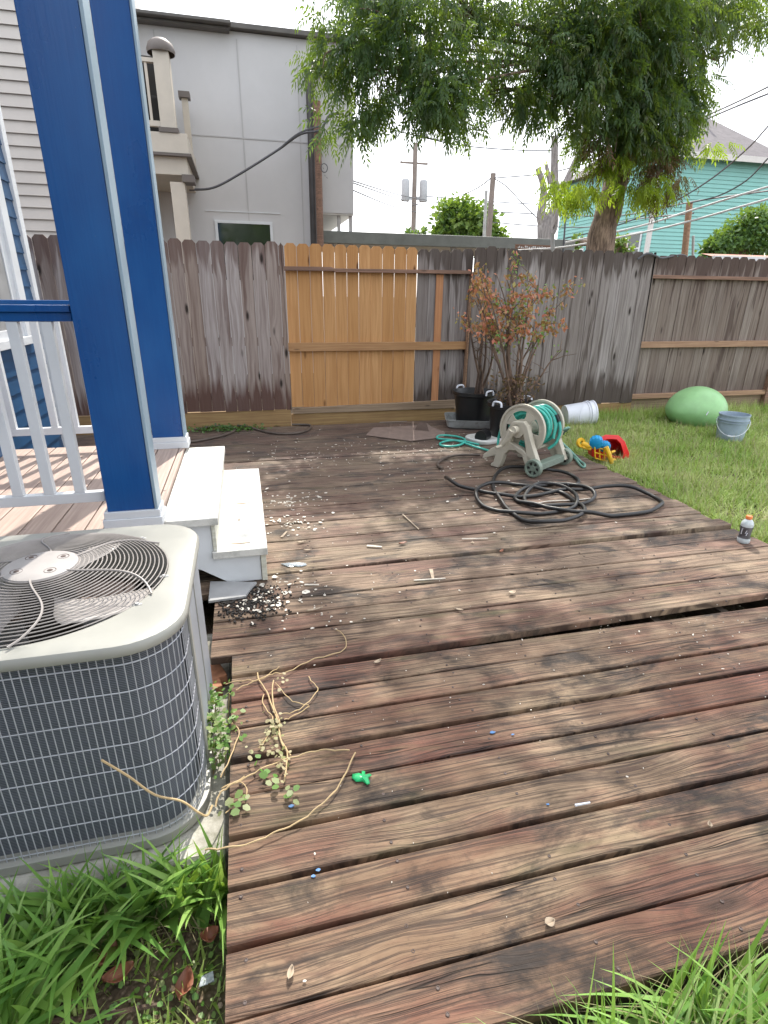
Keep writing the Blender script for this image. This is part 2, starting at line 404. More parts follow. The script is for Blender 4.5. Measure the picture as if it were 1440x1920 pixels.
M['broad'] = leaf_mat('broad_grass_blade', [(.09, .20, .05), (.17, .34, .07), (.28, .47, .11), (.40, .55, .20), (.50, .52, .27)], .35, .3)
M['dryblade'] = leaf_mat('dry_grass_blade', [(.30, .25, .14), (.42, .36, .22), (.25, .27, .10)], .3, .6)
_m = NM('soil'); _n = _m.noise(_m.coord(), 3.5, 8, .65); _v = _m.vor(_m.coord(), 70); _v2 = _m.noise(_m.coord(), 55, 3)
_c = _m.mix(_m.mr(_n, .4, .6), (.055, .038, .026), (.13, .09, .055)); _c = _m.mix(_m.mr(_v, .1, .4, .55, 0), _c, (.33, .25, .18)); 
_c = _m.mix(_m.mr(_n, .52, .64, 0, .6), _c, (.07, .10, .03))
_m.col(_c).rough(.95).bump(_v, .8, .01); M['soil'] = _m.m
_m = NM('concrete'); _n = _m.noise(_m.coord(), 5, 9, .7); _c = _m.mix(_m.mr(_n, .38, .62), (.16, .15, .11), (.50, .48, .42)); _c = _m.mix(_m.mr(_m.noise(_m.coord(), 14, 6), .55, .68, 0, .7), _c, (.10, .11, .05))
_m.col(_c).rough(.9).bump(_n, .9, .012); M['concrete'] = _m.m
M['acmetal'] = simple('grey_green_enamel', (.335, .33, .295), .42, .07, 3, .05)
M['acmetal'].node_tree.nodes['Principled BSDF'].inputs['Specular IOR Level'].default_value = .5
M['acpanel'] = simple('grey_enamel_panel', (.33, .345, .37), .45, .08, 3)
M['acwire'] = simple('grille_wire', (.46, .47, .50), .4, .1, 8, 0, .2)
M['acguard'] = simple('fan_guard_wire', (.33, .30, .28), .45, .15, 10)
_m = NM('condenser_coil'); _s = _m.sep(); _w = _m.math('SINE', _m.math('MULTIPLY', _s[2], 1100.)); _n = _m.noise(_m.coord(), 9, 5)
_c = _m.mix(_m.mr(_w, -.2, .8), (.06, .068, .082), (.17, .185, .215)); _c = _m.mix(_m.mr(_n, .5, .75, 0, .6), _c, (.10, .11, .125))
_m.col(_c).rough(.5).bump(_w, .4, .002); M['coil'] = _m.m
M['blade'] = simple('fan_blade_metal', (.36, .335, .32), .5, .12, 6)
M['rubber'] = simple('black_hose_rubber', (.018, .017, .017), .42, .25, 25, .2)
M['rubberold'] = simple('brown_grey_hose_rubber', (.10, .075, .06), .55, .25, 12, .2)
M['tealhose'] = plastic('teal_hose_vinyl', (.05, .42, .34), .35, .1, 20, .15)
M['tealhose_dull'] = plastic('dull_teal_hose_vinyl', (.16, .33, .27), .45, .1, 20, .3)
M['reel'] = plastic('tan_reel_plastic', (.50, .46, .37), .5, .06, 6, .18)
M['wheel'] = plastic('grey_green_wheel_plastic', (.20, .25, .20), .5, .1, 12, .3)
M['blackplastic'] = plastic('black_pot_plastic', (.012, .012, .013), .38, .2, 8)
M['traygrey'] = plastic('grey_tray_plastic', (.36, .37, .36), .5, .1, 8, .5)
M['bucketwhite'] = plastic('white_bucket_plastic', (.70, .72, .78), .4, .04, 6)
M['bucketgrey'] = plastic('blue_grey_bucket_plastic', (.33, .41, .50), .42, .1, 7, .1)
M['ball'] = plastic('green_ball_vinyl', (.30, .56, .25), .40, .10, 3, .12)
M['red'] = plastic('red_toy_plastic', (.75, .015, .02), .35)
M['yellow'] = plastic('yellow_toy_plastic', (.80, .46, .02), .4)
M['toyblue'] = plastic('blue_toy_plastic', (.01, .30, .60), .45)
M['orange'] = plastic('orange_cap_plastic', (.80, .22, .06), .4)
M['bottle'] = plastic('bottle_plastic', (.74, .80, .82), .15, .03, 8, 0, .3)
M['bottlelabel'] = plastic('grey_bottle_label', (.15, .145, .16), .4, .3, 30)
M['mat'] = simple('brown_shingle_sheet', (.20, .145, .12), .9, .15, 14, .3)
M['sheetgrey'] = simple('grey_plastic_sheet', (.30, .30, .30), .5, .1, 6)
M['lid'] = plastic('grey_white_lid', (.56, .56, .53), .5, .06, 5, .1)
M['chip'] = simple('paint_chip', (.66, .61, .53), .7, .15, 20)
M['straw'] = simple('dry_stem', (.46, .33, .17), .7, .15, 20)
M['dryleafpale'] = simple('pale_dry_leaf', (.42, .33, .24), .8, .2, 30)
M['brownleaf'] = simple('russet_leaf', (.25, .09, .045), .6, .2, 20)
M['brick'] = simple('broken_brick', (.42, .19, .10), .85, .2, 30, .4)
M['greenfilm'] = plastic('green_balloon_rubber', (.03, .50, .17), .3, .15, 20)
M['clear'] = plastic('clear_blue_white_film', (.75, .82, .86), .2, .2, 90, 0, .45)
M['vineleaf'] = leaf_mat('vine_leaf', [(.08, .20, .03), (.14, .26, .06), (.28, .30, .14)], .3, .5)
M['screw'] = simple('rusty_screw', (.10, .07, .06), .6, .2, 50)
M['silver'] = simple('silver_screw_steel', (.42, .42, .42), .4, .1, 40, 0, .6)
M['slate'] = simple('grey_scrap_board', (.34, .34, .34), .6, .12, 10)
M['mulch'] = simple('black_mulch', (.02, .017, .015), .9, .3, 40, .6)
M['paintblue'] = simple('blue_paint_drip', (.02, .14, .36), .5, .1, 30)
M['redroof'] = simple('reddish_shed_roof', (.38, .17, .12), .8, .1, 5)

# ------------------------------------------------------------ ground
def gz(x, y):
    a = min(1, max(0, (x-3.0)/.35)); b = min(1, max(0, (y-6.25)/.3)); t = max(a, b); t = t*t*(3-2*t)
    return -.25+.15*t
mb = MB(); xs = [-400, -60, -12]+[round(-6+.2*i, 3) for i in range(91)]+[20, 60, 400]; ys = [-400, -60, -8]+[round(-1+.2*i, 3) for i in range(76)]+[25, 80, 600]
vs = [(x, y, gz(x, y)+(random.uniform(-.012, .012) if -6 <= x <= 12 and -1 <= y <= 14 else 0)) for y in ys for x in xs]
nx = len(xs); fs = [(j*nx+i, j*nx+i+1, (j+1)*nx+i+1, (j+1)*nx+i) for j in range(len(ys)-1) for i in range(nx-1)]
mb.add(vs, fs, 0, True); tag(mb.build('ground', M['soil']), kind='structure')

# ------------------------------------------------------------ deck
deck = thing('wooden_deck', (1.5, 3.5, 0), 'low weathered brown wooden deck of wide planks running across the yard', 'deck')
mb = MB(); bh = []
Y = .62; i = 0
gaps = {.62: 0}
while Y < 6.42:
    w = (.1325 if Y < 2.2 else .1365)+random.uniform(-.003, .003); y0, y1 = Y, Y+w
    x0 = -.15 if y1 < 2.12 else (-.24 if y1 < 2.75 else (-.45 if y1 < 4.25 else -2.2))
    x1 = 3.15+random.uniform(-.012, .012)
    zl, zr = random.uniform(-.006, .002), random.uniform(-.010, .004); skew = random.uniform(-.003, .003)
    fsk = 0.
    if 1.86 < y0 <= 2.01: fsk = .050; zr = .030; zl = .002
    elif 2.80 < y0 <= 2.945: fsk = .022; zr = .016
    elif 1.715 < y0 <= 1.86: zr = -.012
    # planks as subdivided strips with slight bow
    n = 14; th = .036; vs = []; fs = []
    ph = random.uniform(0, 6); am = random.uniform(.0005, .0025)
    for k in range(n+1):
        t = k/n; x = x0+(x1-x0)*t; z = zl+(zr-zl)*t+am*math.sin(ph+t*5); sy = skew*(t-.5)*2+random.uniform(-.0012, .0012)
        e = .004
        for (yy, zz) in ((y0+sy+fsk*t, -th), (y0+sy+fsk*t, -e), (y0+sy+e+fsk*t, 0), (y1+sy-e, 0), (y1+sy, -e), (y1+sy, -th)): vs.append((x, yy, z+zz))
    for k in range(n):
        for j in range(6):
            j2 = (j+1) % 6; fs.append((k*6+j, (k+1)*6+j, (k+1)*6+j2, k*6+j2))
    fs += [tuple(range(5, -1, -1)), tuple(range(n*6, n*6+6))]
    if i == 9: pass
    mb.add(vs, fs, random.random(), False); bh.append((y0, y1, zl, zr, x0, x1))
    Y += w+random.choice([.009, .012, .015, .019] if Y < 2.2 else [.004, .007, .010] if Y < 3.6 else [.004, .006, .009])
    i += 1
mb.build('planks', M['deck'], deck)
mb = MB()
for k in range(9): mb.box(-.12+k*.4, -.08+k*.4, .64, 6.38, -.20, -.045)
mb.box(-.145, 3.13, .635, .675, -.205, -.048, .2); mb.box(-.13, 3.12, 6.39, 6.43, -.24, -.045); mb.box(-.148, -.118, .68, 2.1, -.22, -.048); mb.box(3.10, 3.135, .68, 6.38, -.22, -.05)
mb.build_each('joist', M['joist'], deck)
mb = MB()
for (y0, y1, zl, zr, x0, x1) in bh:
    if y0 > 3.2: continue
    for xx in (-.10, .3, .72, 1.1, 1.52, 1.9, 2.3, 2.7):
        for yy in (y0+.03, y1-.03):
            if random.random() < .12: continue
            zz = zl+(zr-zl)*(xx-x0)/(x1-x0)
            mb.lathe([(0, .0008), (.0025, .0008), (.0032, .002), (.0048, .0012), (.0052, -.004)], (xx+random.uniform(-.02, .02), yy+random.uniform(-.012, .012), zz+.0012), 8)
o = mb.build('screw_heads', M['screw'], deck); o['kind'] = 'stuff'
M_pat = [(590, 1637, .0), (575, 1650, 0), (960, 1380, 0), (925, 1372, 0), (1026, 1508, 0), (540, 1512, 0)]
mb = MB()
for (px, py, _) in M_pat:
    c = onz(px, py, .0); 
    for q in range(1):
        n = 9; rr = random.uniform(.0035, .006); cx = c.x+random.uniform(-.02, .02); cy = c.y+random.uniform(-.006, .006)
        pts = [(cx+rr*1.8*math.cos(a*2*math.pi/n)*random.uniform(.6, 1.2), cy+rr*math.sin(a*2*math.pi/n)*random.uniform(.5, 1.1)) for a in range(n)]
        mb.prism(pts, .0012, .0026, 'z')
mb.build_each('paint_drip', M['paintblue'], deck)

# ------------------------------------------------------------ fences
def picket_top(x0, x1, z0, z1, c=.03):
    return [(x0, z0), (x1, z0), (x1, z1-c*1.1), (x1-c, z1), (x0+c, z1), (x0, z1-c*1.1)]
def pickets(x0, x1, y, z0, z1, w, mat, parent, lean=0, leanx=None, jz=.012, gap=.005, facefn=None):
    mb = MB(); x = x0
    while x < x1-.02:
        ww = min(w*random.uniform(.97, 1.03), x1-x); dz = random.uniform(-jz, jz); yy = y+random.uniform(-.007, .007)
        poly = picket_top(x, x+ww-gap, z0+random.uniform(-.008, .008), z1+dz)
        b = random.random(); n0 = len(mb.v); mb.prism(poly, yy-.008, yy+.008, 'y', b)
        if lean:
            for k in range(n0, len(mb.v)):
                v = mb.v[k]; mb.v[k] = (v[0]+lean*(v[2]-z0), v[1], v[2])
        x += ww
    return mb.build('pickets', mat, parent)
f1 = thing('wooden_fence', (-1.5, 6.72, -.05), 'weathered grey brown picket fence left of the new orange boards, above a tan kickboard', 'fence')
pickets(-4.2, .505, 6.70, .17, 1.97, .140, M['picket_left'], f1)
mb = MB(); mb.box(-4.2, .49, 6.705, 6.745, -.06, .165); mb.build('kickboard', M['kick'], f1, .003)
mb = MB(); [mb.box(-4.2, .50, 6.71, 6.75, z, z+.09) for z in (.3, .9, 1.65)]; mb.build_each('rail', M['rail_old'], f1)
f2 = thing('wooden_fence', (1.3, 6.8, -.05), 'bright orange new cedar fence panel between the grey fence sections', 'fence')
pickets(.515, 2.05, 6.80, .17, 1.975, .1395, M['picket_new'], f2, jz=.004)
mb = MB(); mb.prism([(.50, 1.695), (1.05, 1.70), (1.06, 1.69), (2.70, 1.70), (2.70, 1.738), (1.06, 1.728), (1.02, 1.742), (.50, 1.738)], 6.72, 6.788, 'y'); mb.build('rail', M['rail_old'], f2, .002)
mb = MB(); mb.box(.50, 2.73, 6.745, 6.785, .83, .925); mb.build('rail', M['rail_new'], f2, .003)
mb = MB(); mb.prism([(.52, .10), (2.6, .10), (2.6, .205), (.52, .165)], 6.74, 6.786, 'y'); mb.build('rail', M['kick_grey'], f2, .003)
mb = MB(); mb.box(.50, 3.2, 6.76, 6.79, -.06, .095); mb.build('kickboard', M['kick'], f2, .003)
f3 = thing('wooden_fence', (3.2, 6.8, -.05), 'silver grey fence section behind the potted dead shrub, between orange boards and tree trunk', 'fence')
pickets(2.055, 2.76, 6.80, .17, 1.965, .1395, M['picket_mid'], f3, gap=.005)
pickets(2.72, 5.19, 6.70, .10, 1.99, .142, M['picket_mid'], f3, gap=.004, jz=.015)
mb = MB(); mb.box(2.285, 2.375, 6.775, 6.79, .17, 1.69); mb.build('post', M['post_new'], f3, .002)
mb = MB(); mb.box(2.705, 2.735, 6.70, 6.79, .1, 1.72); mb.build('post', M['rail_tan'], f3, .002)
mb = MB(); [mb.box(2.76, 5.18, 6.712, 6.75, z, z+.09) for z in (.3, .9, 1.65)]; mb.build_each('rail', M['rail_old'], f3)
mb = MB(); mb.box(3.2, 5.2, 6.705, 6.74, -.06, .095); mb.build('kickboard', M['kick'], f3)
f4 = thing('wooden_fence', (7., 6.8, -.05), 'dark grey brown fence section with tan cross rails at the right behind the green ball', 'fence')
pickets(5.17, 10.2, 6.80, .12, 1.975, .140, M['picket_right'], f4)
for k, (za, zb) in enumerate(((1.693, 1.737), (.825, .905), (.135, .20))):
    mb = MB(); mb.box(5.19, 10.2 if k < 2 else 7.5, 6.735, 6.788, za, zb); mb.build('rail', M['rail_tan'] if k else M['rail_old'], f4, .003)
mb = MB(); mb.box(5.2, 10.2, 6.795, 6.825, -.08, .13); mb.build('kickboard', M['kick_grey'], f4)
mb = MB(); mb.box(7.5, 7.6, 6.72, 6.79, -.1, .5); mb.build('post', M['rail_old'], f4)

# ------------------------------------------------------------ porch, blue house
porch = thing('porch', (-1., 3.4, 0), 'raised porch landing with tan painted boards beside the white steps', 'porch')
mb = MB(); x = -1.63
k = 0
while x < -.50:
    mb.box(x, min(x+.135, -.47), 1.9, 4.26, .38, .42, jit=.0006); x += .141
mb.build('floor_boards', M['porch'], porch, .004)
mb = MB(); mb.box(-1.63, -.485, 1.92, 4.24, .12, .379); mb.build('rim_board', M['white'], porch)
house = thing('blue_house', (-3., 2.5, -.2), 'blue lap sided house wall at the left edge behind the porch railing', 'house')
mb = MB(); mb.box(-6, -1.655, -1.5, 5.40, -.2, 5.5); mb.build('wall', M['bluesid'], house)
mb = MB(); z = -.1
while z < 5.4:
    mb.add([(-1.655, -1.5, z), (-1.655, 5.40, z), (-1.635, 5.40, z), (-1.635, -1.5, z), (-1.655, -1.5, z+.125), (-1.655, 5.40, z+.125), (-1.646, 5.4, z+.125), (-1.646, -1.5, z+.125)],
           [(0, 1, 2, 3), (3, 2, 6, 7), (4, 7, 6, 5)]); z += .122
mb.build('siding', M['bluesid'], house)
mb = MB(); mb.box(-1.67, -1.618, 5.37, 5.46, -.2, 5.5); mb.build('corner_board', M['white'], house, .003)
wn = MB(); wn.box(-1.65, -1.605, 4.97, 5.10, 1.13, 2.9); wn.box(-1.65, -1.60, 3.7, 5.12, 1.07, 1.13); wn.box(-1.65, -1.605, 3.6, 3.72, 1.13, 2.9); wn.box(-1.65, -1.60, 3.6, 5.12, 2.9, 3.02)
wo = wn.build('window', M['white'], house, .004)
mb = MB(); mb.box(-1.65, -1.625, 3.72, 4.97, 1.13, 1.19); mb.box(-1.65, -1.625, 4.88, 4.97, 1.19, 2.9); mb.box(-1.65, -1.625, 3.72, 3.78, 1.19, 2.9); mb.box(-1.65, -1.622, 3.78, 4.88, 1.95, 2.0); mb.build('sash', M['white'], wo, .002)
mb = MB(); mb.box(-1.65, -1.632, 3.78, 4.88, 1.19, 2.9); mb.build('pane', M['sheetgrey'], wo)

def column(y0, y1, name_label, z1=5.0):
    t = thing('porch_column', (-.57, (y0+y1)/2, .42), name_label, 'column', 'blue porch columns')
    mb = MB(); mb.box(-.672, -.468, y0, y1, .5, z1); mb.build('shaft', M['blue'], t, .003)
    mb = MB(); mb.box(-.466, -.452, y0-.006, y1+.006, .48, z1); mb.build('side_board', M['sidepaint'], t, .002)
    mb = MB(); mb.box(-.697, -.437, y0-.018, y1+.018, .42, .465); mb.box(-.689, -.444, y0-.011, y1+.011, .465, .50); mb.build('base_moulding', M['white'], t, .003)
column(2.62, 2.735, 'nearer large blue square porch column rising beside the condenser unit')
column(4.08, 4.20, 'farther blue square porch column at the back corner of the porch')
def railing(y, label, x0=-1.63, x1=-.682):
    t = thing('porch_railing', ((x0+x1)/2, y, .42), label, 'railing', 'porch railings')
    mb = MB(); mb.box(x0, x1, y-.035, y+.035, 1.372, 1.40); mb.box(x0, x1, y-.022, y+.022, 1.335, 1.372, ); mb.build('top_rail', M['blue'], t, .004)
    mb = MB(); mb.box(x0, x1, y-.02, y+.02, .54, .588); mb.build('bottom_rail', M['white'], t, .003)
    mb = MB(); n = 0; x = -.785
    while x > x0+.03:
        b = MB(); b.box(x-.021, x+.021, y-.019, y+.019, .588, 1.335); b.build('baluster', M['white'], t, .002); x -= .127
railing(2.68, 'nearer porch railing with blue top rail and white balusters left of the near column')
railing(4.15, 'farther porch railing of white balusters seen through the nearer one')

st = thing('porch_steps', (-.2, 3.4, 0), 'white painted wooden box steps with two treads between porch and deck', 'steps')
mb = MB(); mb.box(-.465, -.195, 2.71, 4.17, .355, .395); mb.build('tread', M['whitedirty'], st, .003)
mb = MB(); mb.box(-.24, .04, 2.72, 4.20, .16, .20); mb.build('tread', M['whitedirty'], st, .003)
mb = MB()
for y in (2.745, 4.12):
    mb.prism([(-.46, .353), (-.236, .353), (-.236, .158), (.0, .158), (.0, .003), (-.17, .003), (-.30, .09), (-.46, .17)], y, y+.035, 'y')
mb.build_each('stringer', M['white'], st, .002)
mb = MB(); mb.box(-.234, -.215, 2.735, 4.165, .202, .353); mb.box(.002, .030, 2.735, 4.165, .003, .158); mb.build_each('riser', M['endgrain'], st, .002)
mb = MB(); pp = onz(445, 945, .395)
for (px, py, zz, L, an) in ((455, 944, .2005, .05, .1), (450, 1019, .2005, .055, .0), (448, 975, .2005, .018, 1.4)):
    c = onz(px, py, zz); mb.prism([(c.x+L*math.cos(an), c.y+L*math.sin(an)), (c.x+.006*math.sin(an), c.y-.006*math.cos(an)-.002), (c.x-L*math.cos(an), c.y-L*math.sin(an)+.003), (c.x-.004, c.y+.008)], zz, zz+.003, 'z')
mb.build_each('peeled_paint', M['dryleafpale'], st)

# ------------------------------------------------------------ condenser unit
ac = thing('condenser_unit', (-.68, 1.76, -.13), 'grey air conditioner condenser with round fan guard, on a concrete pad beside the deck', 'air conditioner')
AX0, AX1, AY0, AY1, AR = -1.13, -.235, 1.34, 2.16, .16
def rrect(inset=0., n=10, x0=AX0, x1=AX1, y0=AY0, y1=AY1, r=AR):
    x0 += inset; x1 -= inset; y0 += inset; y1 -= inset; r = max(r-inset, .01); o = []
    for cx, cy, a0 in ((x1-r, y0+r, -90), (x1-r, y1-r, 0), (x0+r, y1-r, 90), (x0+r, y0+r, 180)):
        for k in range(n+1):
            a = R(a0+90*k/n); o.append((cx+r*math.cos(a), cy+r*math.sin(a)))
    return o
def loft(mb, loops, cap0=False, cap1=False, smooth=True):
    n = len(loops[0]); vs = [p for l in loops for p in l]; fs = []
    for i in range(len(loops)-1):
        for k in range(n): fs.append((i*n+k, i*n+(k+1) % n, (i+1)*n+(k+1) % n, (i+1)*n+k))
    if cap0: fs.append(tuple(range(n-1, -1, -1)))
    if cap1: fs.append(tuple(range((len(loops)-1)*n, len(loops)*n)))
    mb.add(vs, fs, None, smooth)
ZT, ZB = .60, -.13
mb = MB(); loft(mb, [[(x, y, ZB) for x, y in rrect(-.012)], [(x, y, ZB+.035) for x, y in rrect(-.012)], [(x, y, ZB+.037) for x, y in rrect(.0)]], True, True); mb.build('base_pan', M['acmetal'], ac, .002)
mb = MB(); loft(mb, [[(x, y, ZB+.036) for x, y in rrect(.03)], [(x, y, ZT-.04) for x, y in rrect(.03)]]); mb.build('coil', M['coil'], ac)
# perimeter sampling for grille
per = rrect(.004, 24); P2 = []
for i in range(len(per)):
    a = Vector(per[i]); b = Vector(per[(i+1) % len(per)]); d = (b-a).length; m_ = max(1, int(d/.004))
    for k in range(m_): P2.append(a+(b-a)*k/m_)
# walk from left front to the service panel on the right side
seq = [p for p in P2 if not (p.x > AX1-.05 and p.y > 1.60) and p.y < 2.02]
cum = 0; last = None; wires = []
# order: front-left -> front-right corner (list starts at the front-right arc, so rotate)
i0 = min(range(len(P2)), key=lambda i: (P2[i]-Vector((AX0+.004, AY0+AR))).length)
order = P2[i0:]+P2[:i0]; prev = order[0]; acc = .019; path = []
for p in order:
    if p.x > AX1-.05 and p.y > 1.62: break
    path.append(p); acc += (p-prev).length; prev = p
    if acc >= .0195: wires.append(p.copy()); acc = 0
mb = MB()
for p in wires: mb.tube([(p.x, p.y, ZB+.03), (p.x, p.y, ZT-.028)], .0016, 5)
zz = ZT-.07
pr = path[::5]+[path[-1]]
while zz > ZB+.05:
    mb.tube([(p.x, p.y, zz) for p in pr], .0019, 5); zz -= .088
mb.tube([(p.x, p.y, ZB+.05) for p in pr], .0019, 5)
mb.build('wire_grille', M['acwire'], ac)
mb = MB()  # service panel round the far right corner
sp = [p for p in order if p.x > AX1-.25 and p.y > 1.60]; sp = sp[::4]
lo = [(p.x+.004, p.y) for p in sp]; inn = [(p.x-.02, p.y) for p in sp]
vs = [(x, y, z) for z in (ZB+.03, ZT-.03) for x, y in lo+inn]; n = len(lo)
fs = [(k, k+1, 2*n+k+1, 2*n+k) for k in range(n-1)]+[(n+k, 3*n+k, 3*n+k+1, n+k+1) for k in range(n-1)]+[(0, 2*n, 3*n, n)]
mb.add(vs, fs, None, True); mb.build('service_panel', M['acpanel'], ac)
mb = MB(); mb.box(AX1-.003, AX1+.004, 1.595, 1.625, ZB+.03, ZT-.03); mb.box(AX1-.002, AX1+.0035, 1.80, 1.803, ZB+.03, ZT-.03); mb.build('panel_edge', M['acmetal'], ac, .001)
FC = Vector((-.665, 1.745)); FR = .366
N = 96
def ang_rr(a, inset):
    # point of the rounded rectangle in direction a from the fan centre
    best = None; pts = rrect(inset, 12)
    d = Vector((math.cos(a), math.sin(a)))
    for i in range(len(pts)):
        p = Vector(pts[i])-FC; q = Vector(pts[(i+1) % len(pts)])-FC; e = q-p; den = d.x*e.y-d.y*e.x
        if abs(den) < 1e-9: continue
        t = (p.x*e.y-p.y*e.x)/den; u = (p.x*d.y-p.y*d.x)/den
        if t > 0 and -1e-6 <= u <= 1+1e-6: best = t if best is None else min(best, t)
    return FC+d*best
loops = []
for ins, z in ((-.012, ZT-.036), (-.016, ZT-.03), (-.016, ZT-.012), (-.010, ZT-.003), (.004, ZT), (.03, ZT+.001)):
    loops.append([(*ang_rr(2*math.pi*k/N, ins), z) for k in range(N)])
for r, z in ((FR+.008, ZT+.004), (FR, ZT+.002), (FR-.006, ZT-.012), (FR-.01, ZT-.08), (FR-.03, ZT-.16)):
    loops.append([(FC.x+r*math.cos(2*math.pi*k/N), FC.y+r*math.sin(2*math.pi*k/N), z) for k in range(N)])
mb = MB(); loft(mb, loops); mb.build('top_lid', M['acmetal'], ac)
def dome(r): return ZT+.006+.052*(1-(r/FR)**2)**.8 if r < FR else ZT+.006
mb = MB(); r = .108
while r < FR+.002:
    mb.tube([(FC.x+r*math.cos(a*2*math.pi/72), FC.y+r*math.sin(a*2*math.pi/72), dome(min(r, FR*.999))) for a in range(72)], .0019, 5, closed=True); r += .0128
mb.build('guard_rings', M['acguard'], ac)
mb = MB()
for k in range(6):
    a0 = R(60*k-32); pts = []
    for j in range(15):
        t = j/14; r = .09+(FR+.012-.09)*t; a = a0+.32*math.sin(t*math.pi*.9); pts.append((FC.x+r*math.cos(a), FC.y+r*math.sin(a), dome(min(r, FR*.999))+.003))
    mb.tube(pts, .0034, 6)
mb.build('guard_ribs', M['acguard'], ac)
mb = MB(); mb.lathe([(0, .008), (.09, .006), (.104, .002), (.106, -.004), (.1, -.006)], (FC.x, FC.y, dome(.1)+.002), 48); ho = mb.build('hub_cap', M['blade'], ac)
for k in range(4):
    a = R(38+90*k); mb = MB(); mb.lathe([(0, .0095), (.007, .009), (.010, .004), (.017, .0085), (.018, .002)], (FC.x+.068*math.cos(a), FC.y+.068*math.sin(a), dome(.1)+.001), 16); mb.build('motor_bolt', M['screw'], ho)
mb = MB()
for (dx, dy) in ((.305, -.215), (.245, .28), (.36, -.05), (-.06, .352)):
    mb.lathe([(0, .005), (.006, .005), (.007, .0)], (FC.x+dx, FC.y+dy, ZT+.004), 8); mb.box(FC.x+dx-.014, FC.x+dx+.014, FC.y+dy-.006, FC.y+dy+.006, ZT+.0025, ZT+.005)
mb.box(-.262, -.258, 1.40, 1.41, ZT-.02, ZT-.015)
mb.build_each('lid_screw', M['silver'], ac)
for k in range(3):
    a0 = R(-38+120*k); vs = []; fs = []; n = 8; m_ = 6
    for i in range(m_+1):
        t = i/m_; r = .07+.25*t; wdt = (.36+.34*math.sin(t*math.pi*.55))
        for j in range(n+1):
            u = j/n-.5; a = a0+u*wdt*2+.2*t; rr = r*(1-.04*abs(u)*2*t); vs.append((FC.x+rr*math.cos(a), FC.y+rr*math.sin(a), ZT-.035-.10*(u+.1)*(.4+.6*t)))
    for i in range(m_):
        for j in range(n): q = i*(n+1)+j; fs.append((q, q+1, q+n+2, q+n+1))
    mb = MB(); mb.add(vs, fs, None, True); o = mb.build('fan_blade', M['blade'], ac); sm = o.modifiers.new('s', 'SOLIDIFY'); sm.thickness = .002
mb = MB(); mb.lathe([(.0, -.03), (.075, -.03), (.08, -.045), (.08, -.19), (0, -.2)], (FC.x, FC.y, ZT), 24); mb.build('motor', M['dark'], ac)
mb = MB(); loft(mb, [[(x, y, ZT-.42) for x, y in rrect(.035)]], False, True); mb.build('inner_floor', M['dark'], ac)
pad = MB(); loft(pad, [[(x+random.uniform(-.004, .004), y+random.uniform(-.004, .004), z) for x, y in rrect(i_, 4, -1.4, -.165, 1.262, 2.5, .03)] for i_, z in ((.0, -.30), (0, -.155), (.012, -.138))], False, True, False)
tag(pad.build('concrete_pad', M['concrete']), 'stained old concrete pad under the grey condenser unit', 'concrete pad')
for (px, py, s_) in ((410, 1262, 1.), (402, 1285, .8)):
    c = onz(px, py, -.10); mb = MB(); mb.box(c.x-.05*s_, c.x+.03*s_, c.y-.05*s_, c.y+.06*s_, -.137, -.085, jit=.012, rot=(0, .1, .3)); o = mb.build('brick_piece', M['brick'], None, .006)
    tag(o, 'broken orange brick piece wedged between condenser and deck'+(', the farther larger one' if s_ == 1. else ', the nearer smaller one'), 'brick')

# ------------------------------------------------------------ neighbouring buildings
GY = 12.0
gh = thing('grey_house', (0, 14, -.1), 'large grey panel sided house with flat dark roof edge behind the fence', 'house')
mb = MB(); mb.box(-4.5, 1.60, GY, GY+7, -.1, 5.60); mb.box(1.603, 2.29, GY-.003, GY+6.9, 2.93, 5.603); mb.build('wall', M['grey_wall'], gh)
mb = MB()
for px in (-1.05, .28, 1.30): mb.box(px-.010, px+.010, GY-.008, GY-.001, -.1, 5.5)
mb.box(-1.3, 1.6, GY-.0085, GY-.0015, 4.05, 4.07); mb.box(1.6, 2.29, GY-.010, GY-.004, 4.05, 4.065); mb.build('panel_seams', M['grey_seam'], gh)
mb = MB(); mb.box(1.61, 2.285, GY+.01, GY+6.9, 2.90, 2.929); mb.box(1.606, 1.62, GY-.005, GY+3, 2.86, 2.93); mb.build('soffit', M['soffit'], gh)
mb = MB(); za_, zb_, zc_ = ony(435, 37, GY-.3).z, ony(435, 44, GY-.3).z, ony(435, 53, GY-.18).z; mb.box(-4.7, .20, GY-.3, GY+7.2, zb_, za_); mb.box(-4.7, .17, GY-.18, GY+7.2, zc_-.02, zb_-.002); mb.box(.172, 2.32, GY-.12, GY+7.0, 5.61, 5.69); mb.build('roof', M['roofdark'], gh, .01)
wo = MB(); wx0, wx1, wz0, wz1 = -.30, .66, 1.7, 2.68
wo.box(wx0-.05, wx1+.05, GY-.03, GY-.002, wz1, wz1+.05); wo.box(wx0-.05, wx0, GY-.03, GY-.002, wz0, wz1); wo.box(wx1, wx1+.05, GY-.03, GY-.002, wz0, wz1); wo.box(wx0-.2, wx1+.2, GY-.012, GY-.002, wz1+.19, wz1+.205)
w_ = wo.build('window', M['white'], gh); mb = MB(); mb.box(wx0, wx1, GY-.012, GY-.003, wz0, wz1); mb.build('pane', M['glass'], w_)
mb = MB(); dp = [ony(590, 470, GY-.12), ony(584, 250, GY-.12), ony(580, 145, GY-.12), ony(584, 128, GY-.12), ony(597, 124, GY-.12), ony(622, 122, GY-.12)]
mb.tube(dp[:2]+[dp[2]]+dp[3:], .075, 10); mb.build('downspout', M['brown_pipe'], gh)
mb = MB(); a, b = ony(601, 470, GY-.35), ony(594, 190, GY-.35); 
